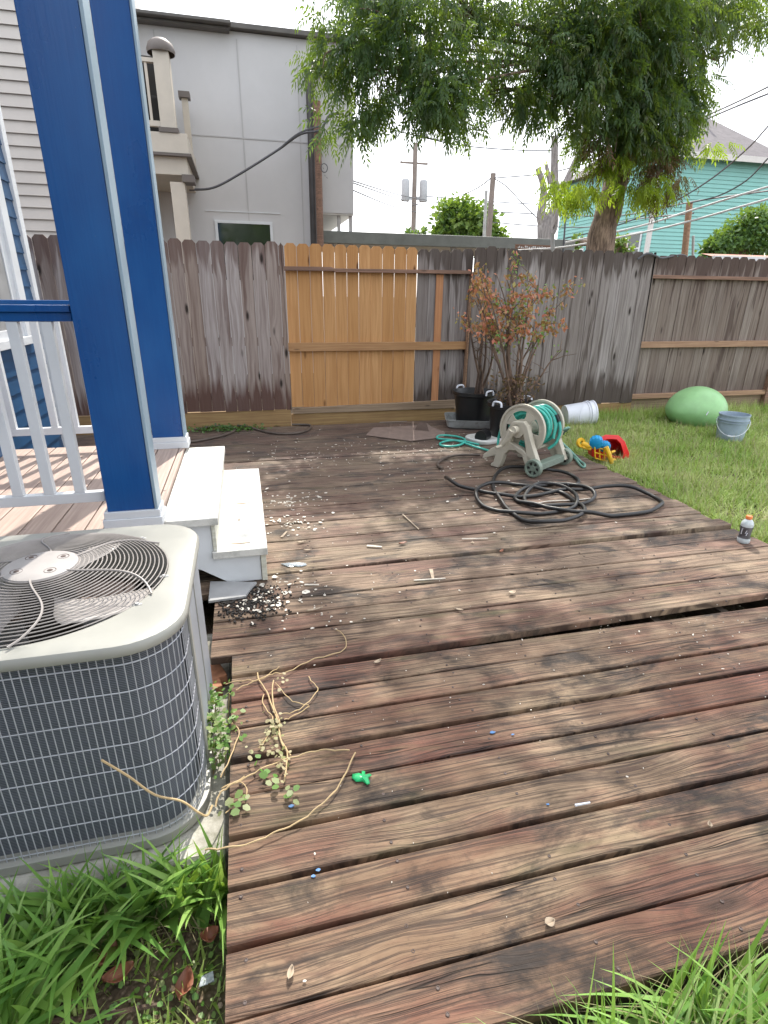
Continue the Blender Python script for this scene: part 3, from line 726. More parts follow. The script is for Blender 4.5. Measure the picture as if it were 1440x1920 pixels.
tag(MB().tube([a, b], .065, 10).build('utility_pole', M['rail_old']), 'dark reddish wooden pole standing against the grey house beside its downspout', 'pole')
for (px, lab) in ((635, 'left thin grey post under the overhang of the grey house'), (657, 'right thin grey post under the overhang of the grey house')):
    x = ony(px, 420, GY+.1).x; tag(MB().box(x-.03, x+.03, GY+.05, GY+.11, -.1, 2.895).build('support_post', M['grey_seam']), lab, 'post', 'posts under the overhang')
cp = thing('carport', (4., 13, -.1), 'low flat carport roof with grey green gutter edge just above the fence top', 'carport')
mb = MB(); mb.box(1.68, 7.2, GY, GY+.08, 2.40, 2.62); mb.build('gutter', M['greenfascia'], cp, .01)
mb = MB(); mb.box(1.7, 7.15, GY+.08, GY+4, 2.50, 2.585); mb.build('roof', M['galv'], cp)
mb = MB(); [mb.box(x, x+.1, GY+.1, GY+.2, -.1, 2.50) for x in (1.8, 4.4, 7.)]; mb.build_each('post', M['grey_seam'], cp)
# beige house with balcony
bh_ = thing('beige_house', (-4, 11, -.1), 'beige lap sided house with a balcony behind the blue columns', 'house')
BY = 11.2
mb = MB(); mb.box(-9, -1.55, BY+.02, BY+8, -.1, 6.9); mb.build('wall', M['beigesid'], bh_)
mb = MB(); z = 0.
while z < 6.8:
    mb.add([(-9, BY, z), (-1.55, BY, z), (-1.55, BY-.012, z), (-9, BY-.012, z), (-9, BY+.02, z+.172), (-1.55, BY+.02, z+.172)], [(0, 3, 2, 1), (3, 4, 5, 2)]); z += .17
mb.build('siding', M['beigesid'], bh_)
BQ = 10.2
bal = MB(); A = ony(262, 262, BQ); Bp = ony(345, 262, BQ)
zt, zb = ony(300, 247, BQ).z, ony(300, 325, BQ).z; xr = ony(352, 262, BQ).x
bal.box(-1.6, xr, BQ, BY+.8, zt-.26, zt); bal.box(-1.6, xr-.05, BQ+.05, BY+.7, zb, zt-.26); b_o = bal.build('balcony', M['beigetrim'], bh_, .005)
mb = MB(); mb.box(-1.6, xr+.03, BQ-.03, BY+.8, zt-.30, zt-.262); mb.box(ony(306, 0, BQ).x, xr+.04, BQ-.04, BQ+.3, zb-.10, zb-.001); mb.build_each('balcony_trim', M['darktrim'], b_o)
px0, px1 = ony(297, 200, BQ).x, ony(326, 200, BQ).x; pt = ony(310, 92, BQ).z
mb = MB(); mb.box(px0, px1, BQ+.01, BQ+.28, zt+.005, pt); mb.box(xr-.11, xr-.01, BY+.3, BY+.42, zt+.004, ony(340, 172, BY).z); mb.box(ony(325, 400, BQ).x, ony(352, 400, BQ).x, BQ+.02, BQ+.25, -.1, zb-.1); mb.build_each('balcony_post', M['beigetrim'], b_o, .004)
mb = MB(); mb.lathe([(.19, 0), (.2, .04), (.17, .12), (.1, .17), (0, .19)], ((px0+px1)/2, BQ+.145, pt-.02), 20); mb.box(px0-.03, px1+.03, BQ-.02, BQ+.31, zt, zt+.06)
mb.box(xr-.15, xr+.03, BY+.26, BY+.46, ony(340, 172, BY).z, ony(340, 160, BY).z); mb.build_each('post_cap', M['darktrim'], b_o)
mb = MB(); rt = ony(270, 104, BQ).z; rb = ony(270, 233, BQ).z; mb.box(-1.6, px0, BQ+.05, BQ+.12, rt-.05, rt); mb.box(-1.6, px0, BQ+.05, BQ+.12, rb, rb+.07)
x = px0-.12
while x > -1.6: mb.box(x-.018, x+.018, BQ+.066, BQ+.10, rb+.07, rt-.05); x -= .14
mb.build('balcony_railing', M['beigetrim'], b_o)
mb = MB(); mb.box(-1.5, px0+.1, BQ+.5, BQ+.9, rb-.05, rb+1.0); mb.box(-1.5, px0+.05, BQ+.3, BQ+.9, rb-.05, rb+.45); mb.build('balcony_seat', M['dark'], b_o, .04)
# teal house
th = thing('teal_house', (20, 24, 0), 'two storey teal lap sided house with grey hip roof at the right beyond the fence', 'house')
TY = 24.; c_ = ony(1240, 300, TY); e_ = ony(1275, 290, TY); TX = c_.x; TZ = e_.z
far = 8.; BIG = ony(1462, 300, TY).x-TX
mb = MB(); mb.box(TX, TX+BIG, TY, TY+far, -.1, TZ); mb.build('wall', M['teal'], th)
mb = MB(); z = .3
while z < TZ-.1:
    mb.add([(TX-.02, TY-.01, z), (TX+BIG, TY-.01, z), (TX+BIG, TY-.035, z), (TX-.02, TY-.035, z), (TX+BIG, TY-.008, z+.16), (TX-.02, TY-.008, z+.16)], [(0, 3, 2, 1), (3, 5, 4, 2)])
    mb.add([(TX-.01, TY, z), (TX-.01, TY+far, z), (TX-.035, TY+far, z), (TX-.035, TY, z), (TX-.008, TY+far, z+.16), (TX-.008, TY, z+.16)], [(0, 1, 2, 3), (3, 2, 4, 5)]); z += .165
mb.build('siding', M['teal'], th)
ov = .45; az = ony(1290, 205, TY+4.5); ax_ = az.x
mb = MB(); r0_ = [(TX-ov, TY-ov, TZ), (TX+BIG+ov, TY-ov, TZ), (TX+BIG+ov, TY+far+ov, TZ), (TX-ov, TY+far+ov, TZ), (ax_, TY+4.5, az.z), (ax_+2., TY+4.5, az.z)]
r0_[5] = (ax_+.25, TY+4.5, az.z); mb.add(r0_, [(0, 1, 5, 4), (1, 2, 5), (2, 3, 4, 5), (3, 0, 4), (3, 2, 1, 0)]); mb.build('roof', M['shingle'], th)
mb = MB(); mb.box(TX-ov, TX+BIG, TY-ov-.02, TY-ov+.02, TZ-.18, TZ+.05); mb.box(TX-.05, TX+.12, TY-.05, TY+.1, 0, TZ-.0); mb.build('trim', M['soffit'], th)
mb = MB(); v_ = ony(1327, 222, TY+2.5); mb.tube([v_+Vector((0, 0, -.8)), v_+Vector((0, 0, .3))], .07, 8); mb.build('vent_pipe', M['galv'], th)
def tealwin(Yc, w, za, zb_):
    o = MB(); o.box(TX-.07, TX-.036, Yc-w/2-.1, Yc+w/2+.1, za-.1, za); o.box(TX-.07, TX-.036, Yc-w/2-.1, Yc+w/2+.1, zb_, zb_+.1)
    o.box(TX-.07, TX-.036, Yc-w/2-.1, Yc-w/2, za, zb_); o.box(TX-.07, TX-.036, Yc+w/2, Yc+w/2+.1, za, zb_); o.box(TX-.066, TX-.038, Yc-w/2, Yc+w/2, (za+zb_)/2-.03, (za+zb_)/2+.03)
    w_ = o.build('window', M['white'], th); m_ = MB(); m_.box(TX-.05, TX-.037, Yc-w/2, Yc+w/2, za, zb_); m_.build('pane', M['glass'], w_)
tealwin(TY+.9, .8, 3.0, 4.2); tealwin(TY+2.9, .8, 3.0, 4.2); tealwin(TY+5.6, .9, 3.0, 3.8)
sh = thing('shed', (14, 11.5, 0), 'low reddish shed roof with white edge peeking over the fence at the far right', 'shed')
sa = ony(1338, 481, 9.5); mb = MB(); X0 = sa.x; z0_ = sa.z
mb.add([(X0, 9.5, z0_), (X0+4, 9.5, z0_), (X0+4, 12, z0_+.25), (X0+1.9, 12, z0_+.25)], [(0, 1, 2, 3)]); mb.box(X0+.8, X0+4, 9.6, 10.4, -.1, z0_-.03); mb.build('roof', M['redroof'], sh)
mb = MB(); mb.box(X0-.03, X0+4, 9.44, 9.5, z0_-.06, z0_+.015); mb.build('fascia', M['white'], sh)

# ------------------------------------------------------------ poles and wires
def pole(px, y0, y1, Y, r, label, mat='pole', px2=None, name='utility_pole'):
    a = ony(px2 or px, y0, Y); b = ony(px, y1, Y); d = b-a; a2 = a-d*((a.z+.1)/d.z) if d.z else a
    t = thing(name, a2, label, 'pole'); MB().tube([a2, b], [r*1.08, r*.9], 12).build('shaft', M[mat], t); return t, a, b
t, a, b = pole(779, 440, 268, 40, .17, 'farthest utility pole with two grey transformers hanging under the tree', px2=775)
for dx, nm in ((-.62, 0), (.62, 1)):
    c = ony(777, 358, 40)+Vector((dx, 0, 0)); mb = MB(); mb.lathe([(0, -.62), (.25, -.62), (.27, -.58), (.27, .55), (.2, .65), (0, .68)], c, 16); mb.build('transformer', M['galvgrey'], t)
mb = MB(); c = ony(777, 306, 40); mb.box(c.x-.95, c.x+.9, c.y-.06, c.y+.06, c.z-.05, c.z+.05); [mb.tube([c+Vector((q, 0, 0)), c+Vector((q, 0, .35))], .04, 6) for q in (-.9, .85, .1)]; mb.build('crossarm', M['pole'], t)
mb = MB(); mb.box(c.x-.45, c.x+.45, c.y-.05, c.y+.05, c.z-2.1, c.z-1.9); mb.build('bracket', M['galvgrey'], t)
pole(925, 458, 325, 20, .10, 'brown wooden utility pole just right of the round green tree', px2=915)
pole(912, 458, 357, 19, .055, 'pale metal pipe mast beside the brown utility pole', 'galv', 907, 'pipe_mast')
t, a, b = pole(1293, 482, 380, 9.6, .06, 'leaning wooden service pole in front of the teal house', 'rail_tan', 1283)
pole(1300, 482, 442, 9.4, .025, 'short grey post beside the leaning service pole', 'galv', 1299, 'short_post')
pole(1036, 470, 437, 9.0, .035, 'short grey pipe rising over the fence by the dead tree', 'galvgrey', 1036, 'vent_pipe')
pole(1062, 470, 385, 12.0, .02, 'thin dark rod over the fence between dead tree and living trunk', 'wire', 1056, 'thin_rod')
def wire(pts, Y, r, label, mat='wire', name='power_line'):
    if not hasattr(Y, '__len__'): Y = [Y]*len(pts)
    P = spline([ony(x, y, q) for (x, y), q in zip(pts, Y)], 6)
    tag(MB().tube(P, r*1.45, 5).build(name, M[mat]), label, 'cable', 'overhead lines')
wire([(355, 356), (400, 352), (450, 326), (520, 282), (563, 252), (600, 244), (618, 216), (645, 214)], GY-.45, .014, 'thick black cable sagging across the grey wall up to the dark pole')
wire([(600, 236), (560, 250), (520, 282)], GY-.5, .01, 'short black cable lying along the thick one beside the downspout')
wire([(605, 316), (680, 345), (760, 368), (835, 381)], [12, 20, 34, 40], .015, 'upper cable from grey house corner to the transformer pole')
wire([(612, 334), (640, 335), (690, 353), (770, 380), (850, 400)], [12, 14, 22, 38, 42], .015, 'second cable from grey house corner towards the far pole')
wire([(608, 330), (660, 356), (740, 388), (800, 402), (880, 420)], [12, 18, 32, 40, 42], .015, 'lowest cable sloping from the grey house below the transformers')
wire([(715, 238), (770, 252), (860, 272), (960, 281), (1035, 282)], 22, .014, 'long thin line just below the hanging leaves at the centre')
wire([(925, 334), (1000, 328), (1050, 320), (1140, 292), (1290, 232), (1380, 192), (1440, 163)], [20, 18, 16, 14, 12, 11, 10], .012, 'upper line from the brown pole to the top right past the teal roof')
wire([(1100, 300), (1200, 268), (1300, 233), (1380, 200), (1440, 176)], [15, 14, 12, 11, 10], .012, 'second line just beneath the upper one crossing the teal roof')
wire([(925, 334), (950, 350), (980, 382), (1010, 412)], 20, .012, 'short line dropping from the brown pole top to the dead tree')
wire([(770, 386), (830, 378), (880, 360), (905, 346), (920, 334)], [40, 32, 24, 21, 20], .014, 'line rising from the transformers to the brown pole')
wire([(1440, 237), (1400, 280), (1330, 338), (1250, 385), (1150, 425), (1060, 447)], [10, 11, 12, 13, 14, 15], .011, 'steep dark line crossing the teal siding from upper right')
wire([(1440, 297), (1400, 338), (1350, 366), (1300, 379), (1294, 380)], [8, 8.5, 9, 9.5, 9.6], .008, 'dark line from right edge to the leaning pole top')
wire([(1440, 350), (1380, 368), (1300, 393), (1200, 424), (1060, 455)], [8.5, 8.8, 9.4, 9.8, 10], .012, 'upper thick pale cable running low over the fence to the right', 'wire_pale')
wire([(1440, 373), (1380, 390), (1300, 413), (1200, 437), (1060, 463), (960, 470)], [8.5, 8.8, 9.3, 9.8, 10, 10.5], .012, 'lower thick pale cable running just over the fence to the right', 'wire_pale')
wire([(800, 368), (920, 378), (1010, 383), (1075, 386)], 30, .016, 'topmost of the level lines behind the dead tree')
wire([(925, 397), (1000, 401), (1100, 405), (1180, 402), (1300, 378), (1440, 358)], [22, 22, 20, 18, 14, 12], .013, 'middle level line behind the dead tree crossing the teal wall')
wire([(925, 417), (1000, 423), (1100, 426), (1200, 410), (1300, 400)], [22, 22, 20, 16, 12], .013, 'lowest level line behind the dead tree')
wire([(785, 170+85), (840, 262), (900, 236), (975, 216), (1040, 195)], 18, .012, 'faint line climbing right behind the hanging foliage')

# ------------------------------------------------------------ foliage generators
def rot_frames(dirs, rnd):
    d = dirs/np.linalg.norm(dirs, axis=1, keepdims=True)
    a = np.cross(d, rnd); a /= (np.linalg.norm(a, axis=1, keepdims=True)+1e-9); n = np.cross(a, d); return d, a, n
def compound(P, D, L, nl=11, lw=.022, ll=.09, bid=None):
    """pinnate leaves: rachis origin P, direction D, length L -> quads"""
    N_ = len(P); d, a, n = rot_frames(D, rng.normal(size=(N_, 3))); V = []; B = []
    bid = rng.random(N_) if bid is None else bid
    for k in range(nl):
        t = .15+.85*(k//2)/(nl//2) if k < nl-1 else 1.
        side = 1 if k % 2 else -1
        if k == nl-1: side = 0
        o = P+d*(L*t)[:, None]-np.array([0, 0, 1])*(.12*L*t*t)[:, None]
        dr = d*.55+a*side*.75+np.array([0, 0, -.45])+rng.normal(size=(N_, 3))*.12; dr /= np.linalg.norm(dr, axis=1, keepdims=True)
        w = np.cross(dr, n+rng.normal(size=(N_, 3))*.3); w /= (np.linalg.norm(w, axis=1, keepdims=True)+1e-9)
        l = ll*(L/.3)*(.8+.4*rng.random(N_)); ww = lw*(L/.3)
        q = np.stack([o, o+dr*(l*.45)[:, None]+w*(ww*.5)[:, None], o+dr*l[:, None]+np.array([0, 0, -.012]), o+dr*(l*.45)[:, None]-w*(ww*.5)[:, None]], 1)
        V.append(q.reshape(-1, 3)); B.append(np.clip(bid+rng.normal(size=N_)*.08, 0, 1))
    V = np.concatenate(V); F = np.arange(len(V)).reshape(-1, 4); return V, F, np.concatenate(B)
def clumps(C, n_per, spread=1., droop=.9):
    """C: list of (x,y,z,rx,ry,rz,weight)"""
    P = []; D = []; B = []
    for (x, y, z, rx, ry, rz, w) in C:
        n = int(n_per*w); v = rng.normal(size=(n, 3)); v /= np.linalg.norm(v, axis=1, keepdims=True); rr = (rng.random(n)**.45)[:, None]
        # lumpy sub-clusters
        sub = rng.normal(size=(max(3, n//16), 3)); sub /= np.linalg.norm(sub, axis=1, keepdims=True); sub *= rng.random((len(sub), 1))**.5
        idx = rng.integers(0, len(sub), n); p = np.where(rng.random((n, 1)) < .88, sub[idx]+v*rr*.22, v*rr)
        P.append(p*np.array([rx, ry, rz])+np.array([x, y, z])); D.append(v*.8+np.array([0, 0, -droop])); B.append(np.clip(rng.random(len(sub))[idx]*.7+rng.random(n)*.35, 0, 1))
    return np.concatenate(P), np.concatenate(D), np.concatenate(B)
def ell(C, q=()):
    o = []
    for (px, py, Y, rpx, rpy, w) in C:
        c = ony(px, py, Y); s = Y/ (fw[1]*F_PX) ; o.append((c.x, c.y, c.z, rpx*s*1.02, max(.45, rpx*s*.8), rpy*s*1.02, w))
    return o

SD = np.array(sdir)
LIT = [(5.6, 4.2, 1.9, 2.2), (-.50, 3.4, .42, .85), (-.05, 3.75, .14, .25), (-.10, 3.1, .12, .2), (.62, 2.75, .38, .45), (2.75, 2.4, .7, .28), (.1, 1.75, .35, .3), (-.4, 1.5, .3, .35), (-1.1, 3.3, .7, .9), (4.2, 4.2, .5, .9), (5.6, 5.5, 1.2, .9), (5.5, 3.7, .7, .5), (1.3, 2.25, .5, .12), (.1, .9, .4, .2), (-.6, 1.0, .7, .4)]
def keep_lit(P, LT=None):  # opens gaps in the crown so sun reaches the chosen patches
    m = np.ones(len(P), bool); t = P[:, 2]/SD[2]; G = P[:, :2]-SD[:2]*t[:, None]
    for (x, y, rx, ry) in (LT or LIT):
        e = ((G[:, 0]-x)/rx)**2+((G[:, 1]-y)/ry)**2; m &= ~(e < 1)
    return m

# main tree
tree = thing('pecan_tree', tuple(ony(1122, 470, 8.6))[:2]+(-.1,), 'large leafy tree with drooping crown and leaning trunk behind the fence', 'tree')
TYp = 8.6
tr = [ony(1112, 700, TYp), ony(1124, 475, TYp), ony(1140, 400, TYp), ony(1160, 320, TYp+.1), ony(1185, 220, TYp+.1), ony(1205, 120, TYp), ony(1222, 10, TYp), ony(1235, -120, TYp-.2), ony(1225, -300, TYp-.3)]
tr[0].z = -.1
trs = spline(tr, 4)
mb = MB(); n = len(trs)
rad = [.235-.12*(i/(n-1))**.8 for i in range(n)]; rad = [r*(1+.05*math.sin(i*1.7)) for i, r in enumerate(rad)]
mb.tube(trs, rad, 16, .5); mb.build('trunk', M['bark'], tree)
CR = [  # px, py, depth, radius px, radius py, weight
 (640, 95, 7.6, 48, 60, .7), (650, 170, 7.5, 50, 70, .9), (690, 130, 7.6, 60, 70, 1.0), (690, 190, 7.5, 40, 36, .4),
 (740, 60, 7.7, 75, 70, 1.3), (780, 130, 7.4, 70, 65, 1.3), (800, 185, 7.2, 58, 52, 1.2), (815, 236, 7.1, 36, 24, .5), (850, 160, 7.3, 56, 50, .9),
 (700, 10, 7.8, 60, 40, .8), (830, 20, 7.7, 90, 70, 1.3), (910, 40, 7.9, 70, 45, .9), (900, 130, 7.8, 50, 50, .2), (870, 240, 7.3, 30, 35, .2),
 (930, 180, 7.9, 34, 22, .25), (960, 110, 8.1, 60, 70, 1.), (1010, 40, 8.2, 90, 80, 1.5), (1000, 150, 8., 80, 60, 1.2), (1030, 200, 7.9, 60, 36, .7), (975, 215, 7.9, 34, 24, .4),
 (1090, 90, 8., 100, 90, 1.9), (1090, 190, 7.8, 85, 60, 1.4), (1180, 60, 7.8, 100, 90, 1.9), (1190, 160, 7.7, 90, 80, 1.9), (1160, 240, 7.9, 70, 55, 1.1),
 (1270, 100, 8., 75, 80, 1.4), (1290, 180, 8.1, 55, 60, .9), (1240, 240, 8., 65, 50, .9), (1310, 40, 8.2, 80, 60, 1.3), (1400, 20, 8.3, 70, 50, 1.1), (1350, 110, 8.3, 30, 35, .25), (1440, 55, 8.3, 40, 25, .4),
 (1230, 290, 8., 40, 30, .5), (1110, 280, 8.2, 30, 45, .35),
 (1200, 90, 7.7, 60, 60, 1.5), (1200, 180, 7.8, 60, 50, 1.3), (1175, 260, 7.9, 45, 34, .9), (1230, 10, 7.6, 80, 50, 1.3), (1290, 60, 7.9, 70, 60, 1.2), (1120, 20, 7.8, 90, 50, 1.2), (1260, 200, 8., 55, 40, .8), (1150, 130, 7.6, 70, 60, 1.2), (1060, 110, 7.8, 60, 60, .9)]
# unseen crown above and around the frame, added to shade the yard
for (x, y, z, r_, w) in ((3.0, 7.3, 5.8, 1.1, 1.3), (4.4, 7.0, 6.2, 1.2, 1.5), (2.0, 6.6, 5.6, .9, 1.), (5.6, 7.6, 6.8, 1.3, 1.5), (3.6, 5.9, 6.4, 1.0, 1.2), (1.6, 7.4, 6.5, 1., 1.), (5., 8.8, 7.6, 1.4, 1.2), (2.6, 5.4, 7.0, 1., 1.1), (4.6, 5.3, 7.2, 1.1, 1.1), (6.8, 7.2, 6.2, 1.1, 1.), (1.2, 6.0, 6.9, .8, .8), (3.4, 8.4, 7.6, 1.3, 1.1), (6.2, 6.0, 7.0, 1., .7)):
    CR.append(('w', x, y, z, r_, w))
EE = ell([c for c in CR if c[0] != 'w'])+[(x, y, z, r_, r_, r_*.75, w*1.3) for (_, x, y, z, r_, w) in [c for c in CR if c[0] == 'w']]
nf = len([c for c in CR if c[0] != 'w'])
P, D, B = clumps(EE[:nf], 165, 1., .55); k = keep_lit(P, LIT[1:6]); P, D, B = P[k], D[k], B[k]
P2_, D2_, B2_ = clumps(EE[nf:], 185, 1., .55); k = keep_lit(P2_); P = np.concatenate([P, P2_[k]]); D = np.concatenate([D, D2_[k]]); B = np.concatenate([B, B2_[k]])
P = P+np.array([0, 0, .14]); L = rng.uniform(.18, .32, len(P)); V, F, BB = compound(P, D, L, 13, .026, .082, B*.85)
V_, F_, B_ = V, F, BB; np_mesh('crown', V_, F_, B_, M['crown'], tree)
mb = MB()
rs_ = random.Random(3)
for i, e in enumerate(EE[:len([c for c in CR if c[0] != 'w'])]):
    if i % 2 or e[2] < 3.6: continue
    c = Vector(e[:3]); src = min(trs[:-4], key=lambda p: abs(p.z-max(3.9, c.z-.25*(p-c).length-.2+rs_.uniform(-.5, .4))))
    mid = src.lerp(c, .55)+Vector((0, 0, .35)); pts = spline([src, src.lerp(mid, .5)+Vector((rs_.uniform(-.1, .1), rs_.uniform(-.1, .1), .15)), mid, c], 5)
    m_ = len(pts); mb.tube(pts, [.034*(1-j/(m_-1))**.8+.006 for j in range(m_)], 7, .5)
    for q in range(5):
        e2 = c+Vector((rs_.uniform(-1, 1)*e[3], rs_.uniform(-1, 1)*e[4], rs_.uniform(-1, .6)*e[5]))*.8; pts = spline([c.lerp(mid, .3), c.lerp(e2, .5)+Vector((0, 0, .08)), e2], 4)
        mb.tube(pts, [.012*(1-j/len(pts))+.003 for j in range(len(pts))], 5, .5)
mb.build('limbs', M['bark'], tree)
def sprigs(C, n, mat, name, parent, L0=.18, L1=.3, nl=13, lw=.02, ll=.075, droop=.8):
    P, D, B = clumps(ell(C), n, 1, droop); V, F, BB = compound(P, D, rng.uniform(L0, L1, len(P)), nl, lw, ll, B); return np_mesh(name, V, F, BB, mat, parent)
sprigs([(1048, 318, 8.0, 12, 38, .35), (1062, 345, 8.1, 20, 22, .5), (1090, 352, 8.2, 26, 18, .7), (1120, 345, 8.2, 22, 18, .5), (1160, 312, 8.1, 34, 22, .8), (1185, 345, 8.1, 28, 20, .7), (1225, 355, 8.0, 26, 20, .5), (1245, 370, 8.0, 10, 12, .2), (1150, 290, 8.1, 30, 16, .5), (1290, 265, 8., 42, 16, .6), (1325, 275, 8., 18, 9, .2)], 75, M['sunlit_leaf'], 'sunlit_foliage', tree, .16, .28, 13, .028, .085)  # clumps by the trunk, coloured as leaves lit through by the sun
sprigs([(1235, 330, 8.1, 20, 38, .9), (1225, 300, 8.1, 25, 25, .6), (1275, 335, 8.1, 18, 12, .25), (1115, 250, 8., 12, 30, .4), (1140, 300, 8.2, 14, 30, .4)], 100, M['deadleaf'], 'dead_foliage', tree)
# unseen tree behind the viewer, added so the grey house window mirrors greenery
bt = thing('mirror_tree', (1.5, -9, -.25), 'unseen green tree behind the viewer, added for its reflection in the house window', 'tree')
MB().tube([(1.5, -9, -.25), (1.6, -9, 2.), (1.4, -9.1, 4.5)], [.25, .2, .1], 10).build('trunk', M['bark'], bt)
P, D, B = clumps([(0, -9, 4., 2., 1.5, 1.6, 1), (2.5, -9, 4.2, 2., 1.5, 1.8, 1), (1.2, -9.3, 6, 2.3, 1.5, 1.6, 1), (4, -9, 3.4, 1.6, 1.3, 1.4, .8), (-1.5, -9, 3.2, 1.4, 1.2, 1.3, .8)], 330)
V, F, BB = compound(P, D, rng.uniform(.5, .8, len(P)), 9, .05, .1, B); np_mesh('crown', V, F, BB, M['bush'], bt)

# background vegetation
def leafball(C, n, mat, name, parent, s0=.05, s1=.1):
    P, D, B = clumps(C, n, 1, .2); N_ = len(P); d, a, nn = rot_frames(D, rng.normal(size=(N_, 3))); l = rng.uniform(s0, s1, N_)[:, None]
    q = np.stack([P, P+d*l*.5+a*l*.3, P+d*l, P+d*l*.5-a*l*.3], 1).reshape(-1, 3); return np_mesh(name, q, np.arange(len(q)).reshape(-1, 4), B, mat, parent)
def bgtree(name, px, py, Y, C, n, mat, label, s0, s1, cat='tree'):
    b = ony(px, py, Y); t = thing(name, (b.x, b.y, -.1), label, cat); E_ = ell(C)
    mb = MB(); mb.tube([(b.x, b.y, -.1), (b.x, b.y, b.z)], [.22, .12], 8, .5)
    for e in E_: mb.tube(spline([(b.x, b.y, b.z-.4), ((b.x+e[0])/2, b.y, (b.z+e[2])/2), e[:3]], 3), [.08]*7, 6, .5)
    mb.build('trunk', M['bark'], t); leafball(E_, n, mat, 'crown', t, s0, s1); return t
bgtree('round_tree', 870, 470, 26, [(870, 420, 26, 50, 36, 1), (840, 445, 26, 28, 25, .5), (905, 435, 26, 32, 32, .6), (860, 400, 26, 30, 18, .4), (930, 448, 26, 18, 18, .2)], 2600, M['bush'], 'round bright green tree beyond the fence left of the brown utility pole', .16, .32)
bgtree('bush', 790, 460, 30, [(790, 440, 30, 14, 10, .6), (768, 443, 30, 10, 8, .3)], 300, M['bushdark'], 'small sparse bush top at the foot of the transformer pole', .15, .3, 'bush')
bgtree('shrub_tree', 1390, 470, 15, [(1395, 435, 15, 42, 35, 1.), (1360, 455, 15, 35, 22, .7), (1430, 415, 15, 32, 26, .7), (1420, 460, 15, 40, 20, .7), (1335, 468, 15, 20, 12, .3)], 1700, M['bushdark'], 'dense green shrub tree in front of the teal wall at the right edge', .08, .17)
bgtree('climbing_shrub', 1160, 480, 12, [(1160, 455, 12, 26, 16, .6), (1085, 455, 14, 18, 12, .4)], 420, M['bush'], 'sparse green shrub showing beside the trunk against the teal wall', .07, .14, 'shrub')
dt = thing('dead_tree', tuple(ony(1025, 470, 15))[:2]+(-.1,), 'dead grey tree with sawn off upright limbs left of the living trunk', 'tree')
DY = 15; q = lambda x, y: ony(x, y, DY)
mb = MB(); b0 = q(1023, 460); mb.tube([(b0.x, b0.y, -.1), q(1023, 460), q(1022, 425), q(1030, 405)], [.24, .22, .21, .17], 10, .5); mb.build('trunk', M['deadbark'], dt)
for pts, r in (([(1020, 430), (1014, 405), (1019, 370), (1018, 345), (1008, 315)], .13), ([(1026, 425), (1040, 395), (1045, 370), (1040, 340), (1040, 255)], .16), ([(1045, 375), (1060, 345), (1085, 290), (1098, 260), (1095, 200)], .11), ([(1032, 345), (1024, 308)], .07), ([(1028, 445), (1040, 430), (1044, 400)], .09)):
    P = spline([q(*p) for p in pts], 4); MB().tube(P, [r*(1-.5*i/len(P)) for i in range(len(P))], 8, .5).build('limb', M['deadbark'], dt)

# potted plants
def pot(c, r, h, name_label, rz=0):
    t = thing('plant_pot', c, name_label, 'pot', 'black plant pots')
    mb = MB(); mb.lathe([(0, 0), (r*.80, 0), (r*.93, h*.86), (r, h*.87), (r*1.04, h*.9), (r*1.04, h), (r*.98, h), (r*.93, h*.9), (r*.90, h*.8), (r*.89, h*.78), (0, h*.78)], c, 40); mb.build('body', M['blackplastic'], t)
    mb = MB(); mb.lathe([(r*.905, h*.83), (r*.5, h*.86), (0, h*.85)], c, 24); mb.build('potting_soil', M['mulch'], t)
    for s_ in (-1, 1):
        mb = MB(); a = rz+(0 if s_ > 0 else math.pi); cc = Vector(c)+Vector((r*1.05*math.cos(a), r*1.05*math.sin(a), h)); tt = Vector((-math.sin(a), math.cos(a), 0))
        mb.tube(spline([cc-tt*.055+Vector((0, 0, -.02)), cc-tt*.04+Vector((0, 0, .025)), cc+tt*.04+Vector((0, 0, .025)), cc+tt*.055+Vector((0, 0, -.02))], 4), .011, 8); mb.build('handle', M['bucketwhite'], t)
    return t
p1 = onz(886, 789, .05); p2 = onz(955, 822, .0)
pot(p1, .25, .36, 'left black plant pot with white rope handles standing in a grey tray', 1.9)
pot(p2, .26, .40, 'right black plant pot holding the dead bushy shrub, just behind the hose reel', .5)
ty = MB(); 
def rr2(cx, cy, wx, wy, r, n=5, ang=0):
    o = []
    for sx_, sy_, a0 in ((1, -1, -90), (1, 1, 0), (-1, 1, 90), (-1, -1, 180)):
        for k in range(n+1):
            a = R(a0+90*k/n); x, y = sx_*(wx/2-r)+r*math.cos(a), sy_*(wy/2-r)+r*math.sin(a); o.append((cx+x*math.cos(ang)-y*math.sin(ang), cy+x*math.sin(ang)+y*math.cos(ang)))
    return o
lp = []
for s_, z in ((.92, .002), (1., .02), (1.04, .105), (1.08, .107), (1.08, .098), (1.03, .098), (.97, .02), (.90, .012)): lp.append([(x, y, z) for x, y in rr2(p1.x-.02, p1.y-.02, .60*s_, .46*s_, .08, 5, -.3)])
loft(ty, lp, True, True); tag(ty.build('storage_tray', M['traygrey']), 'shallow grey plastic tray under the left black pot', 'tray')
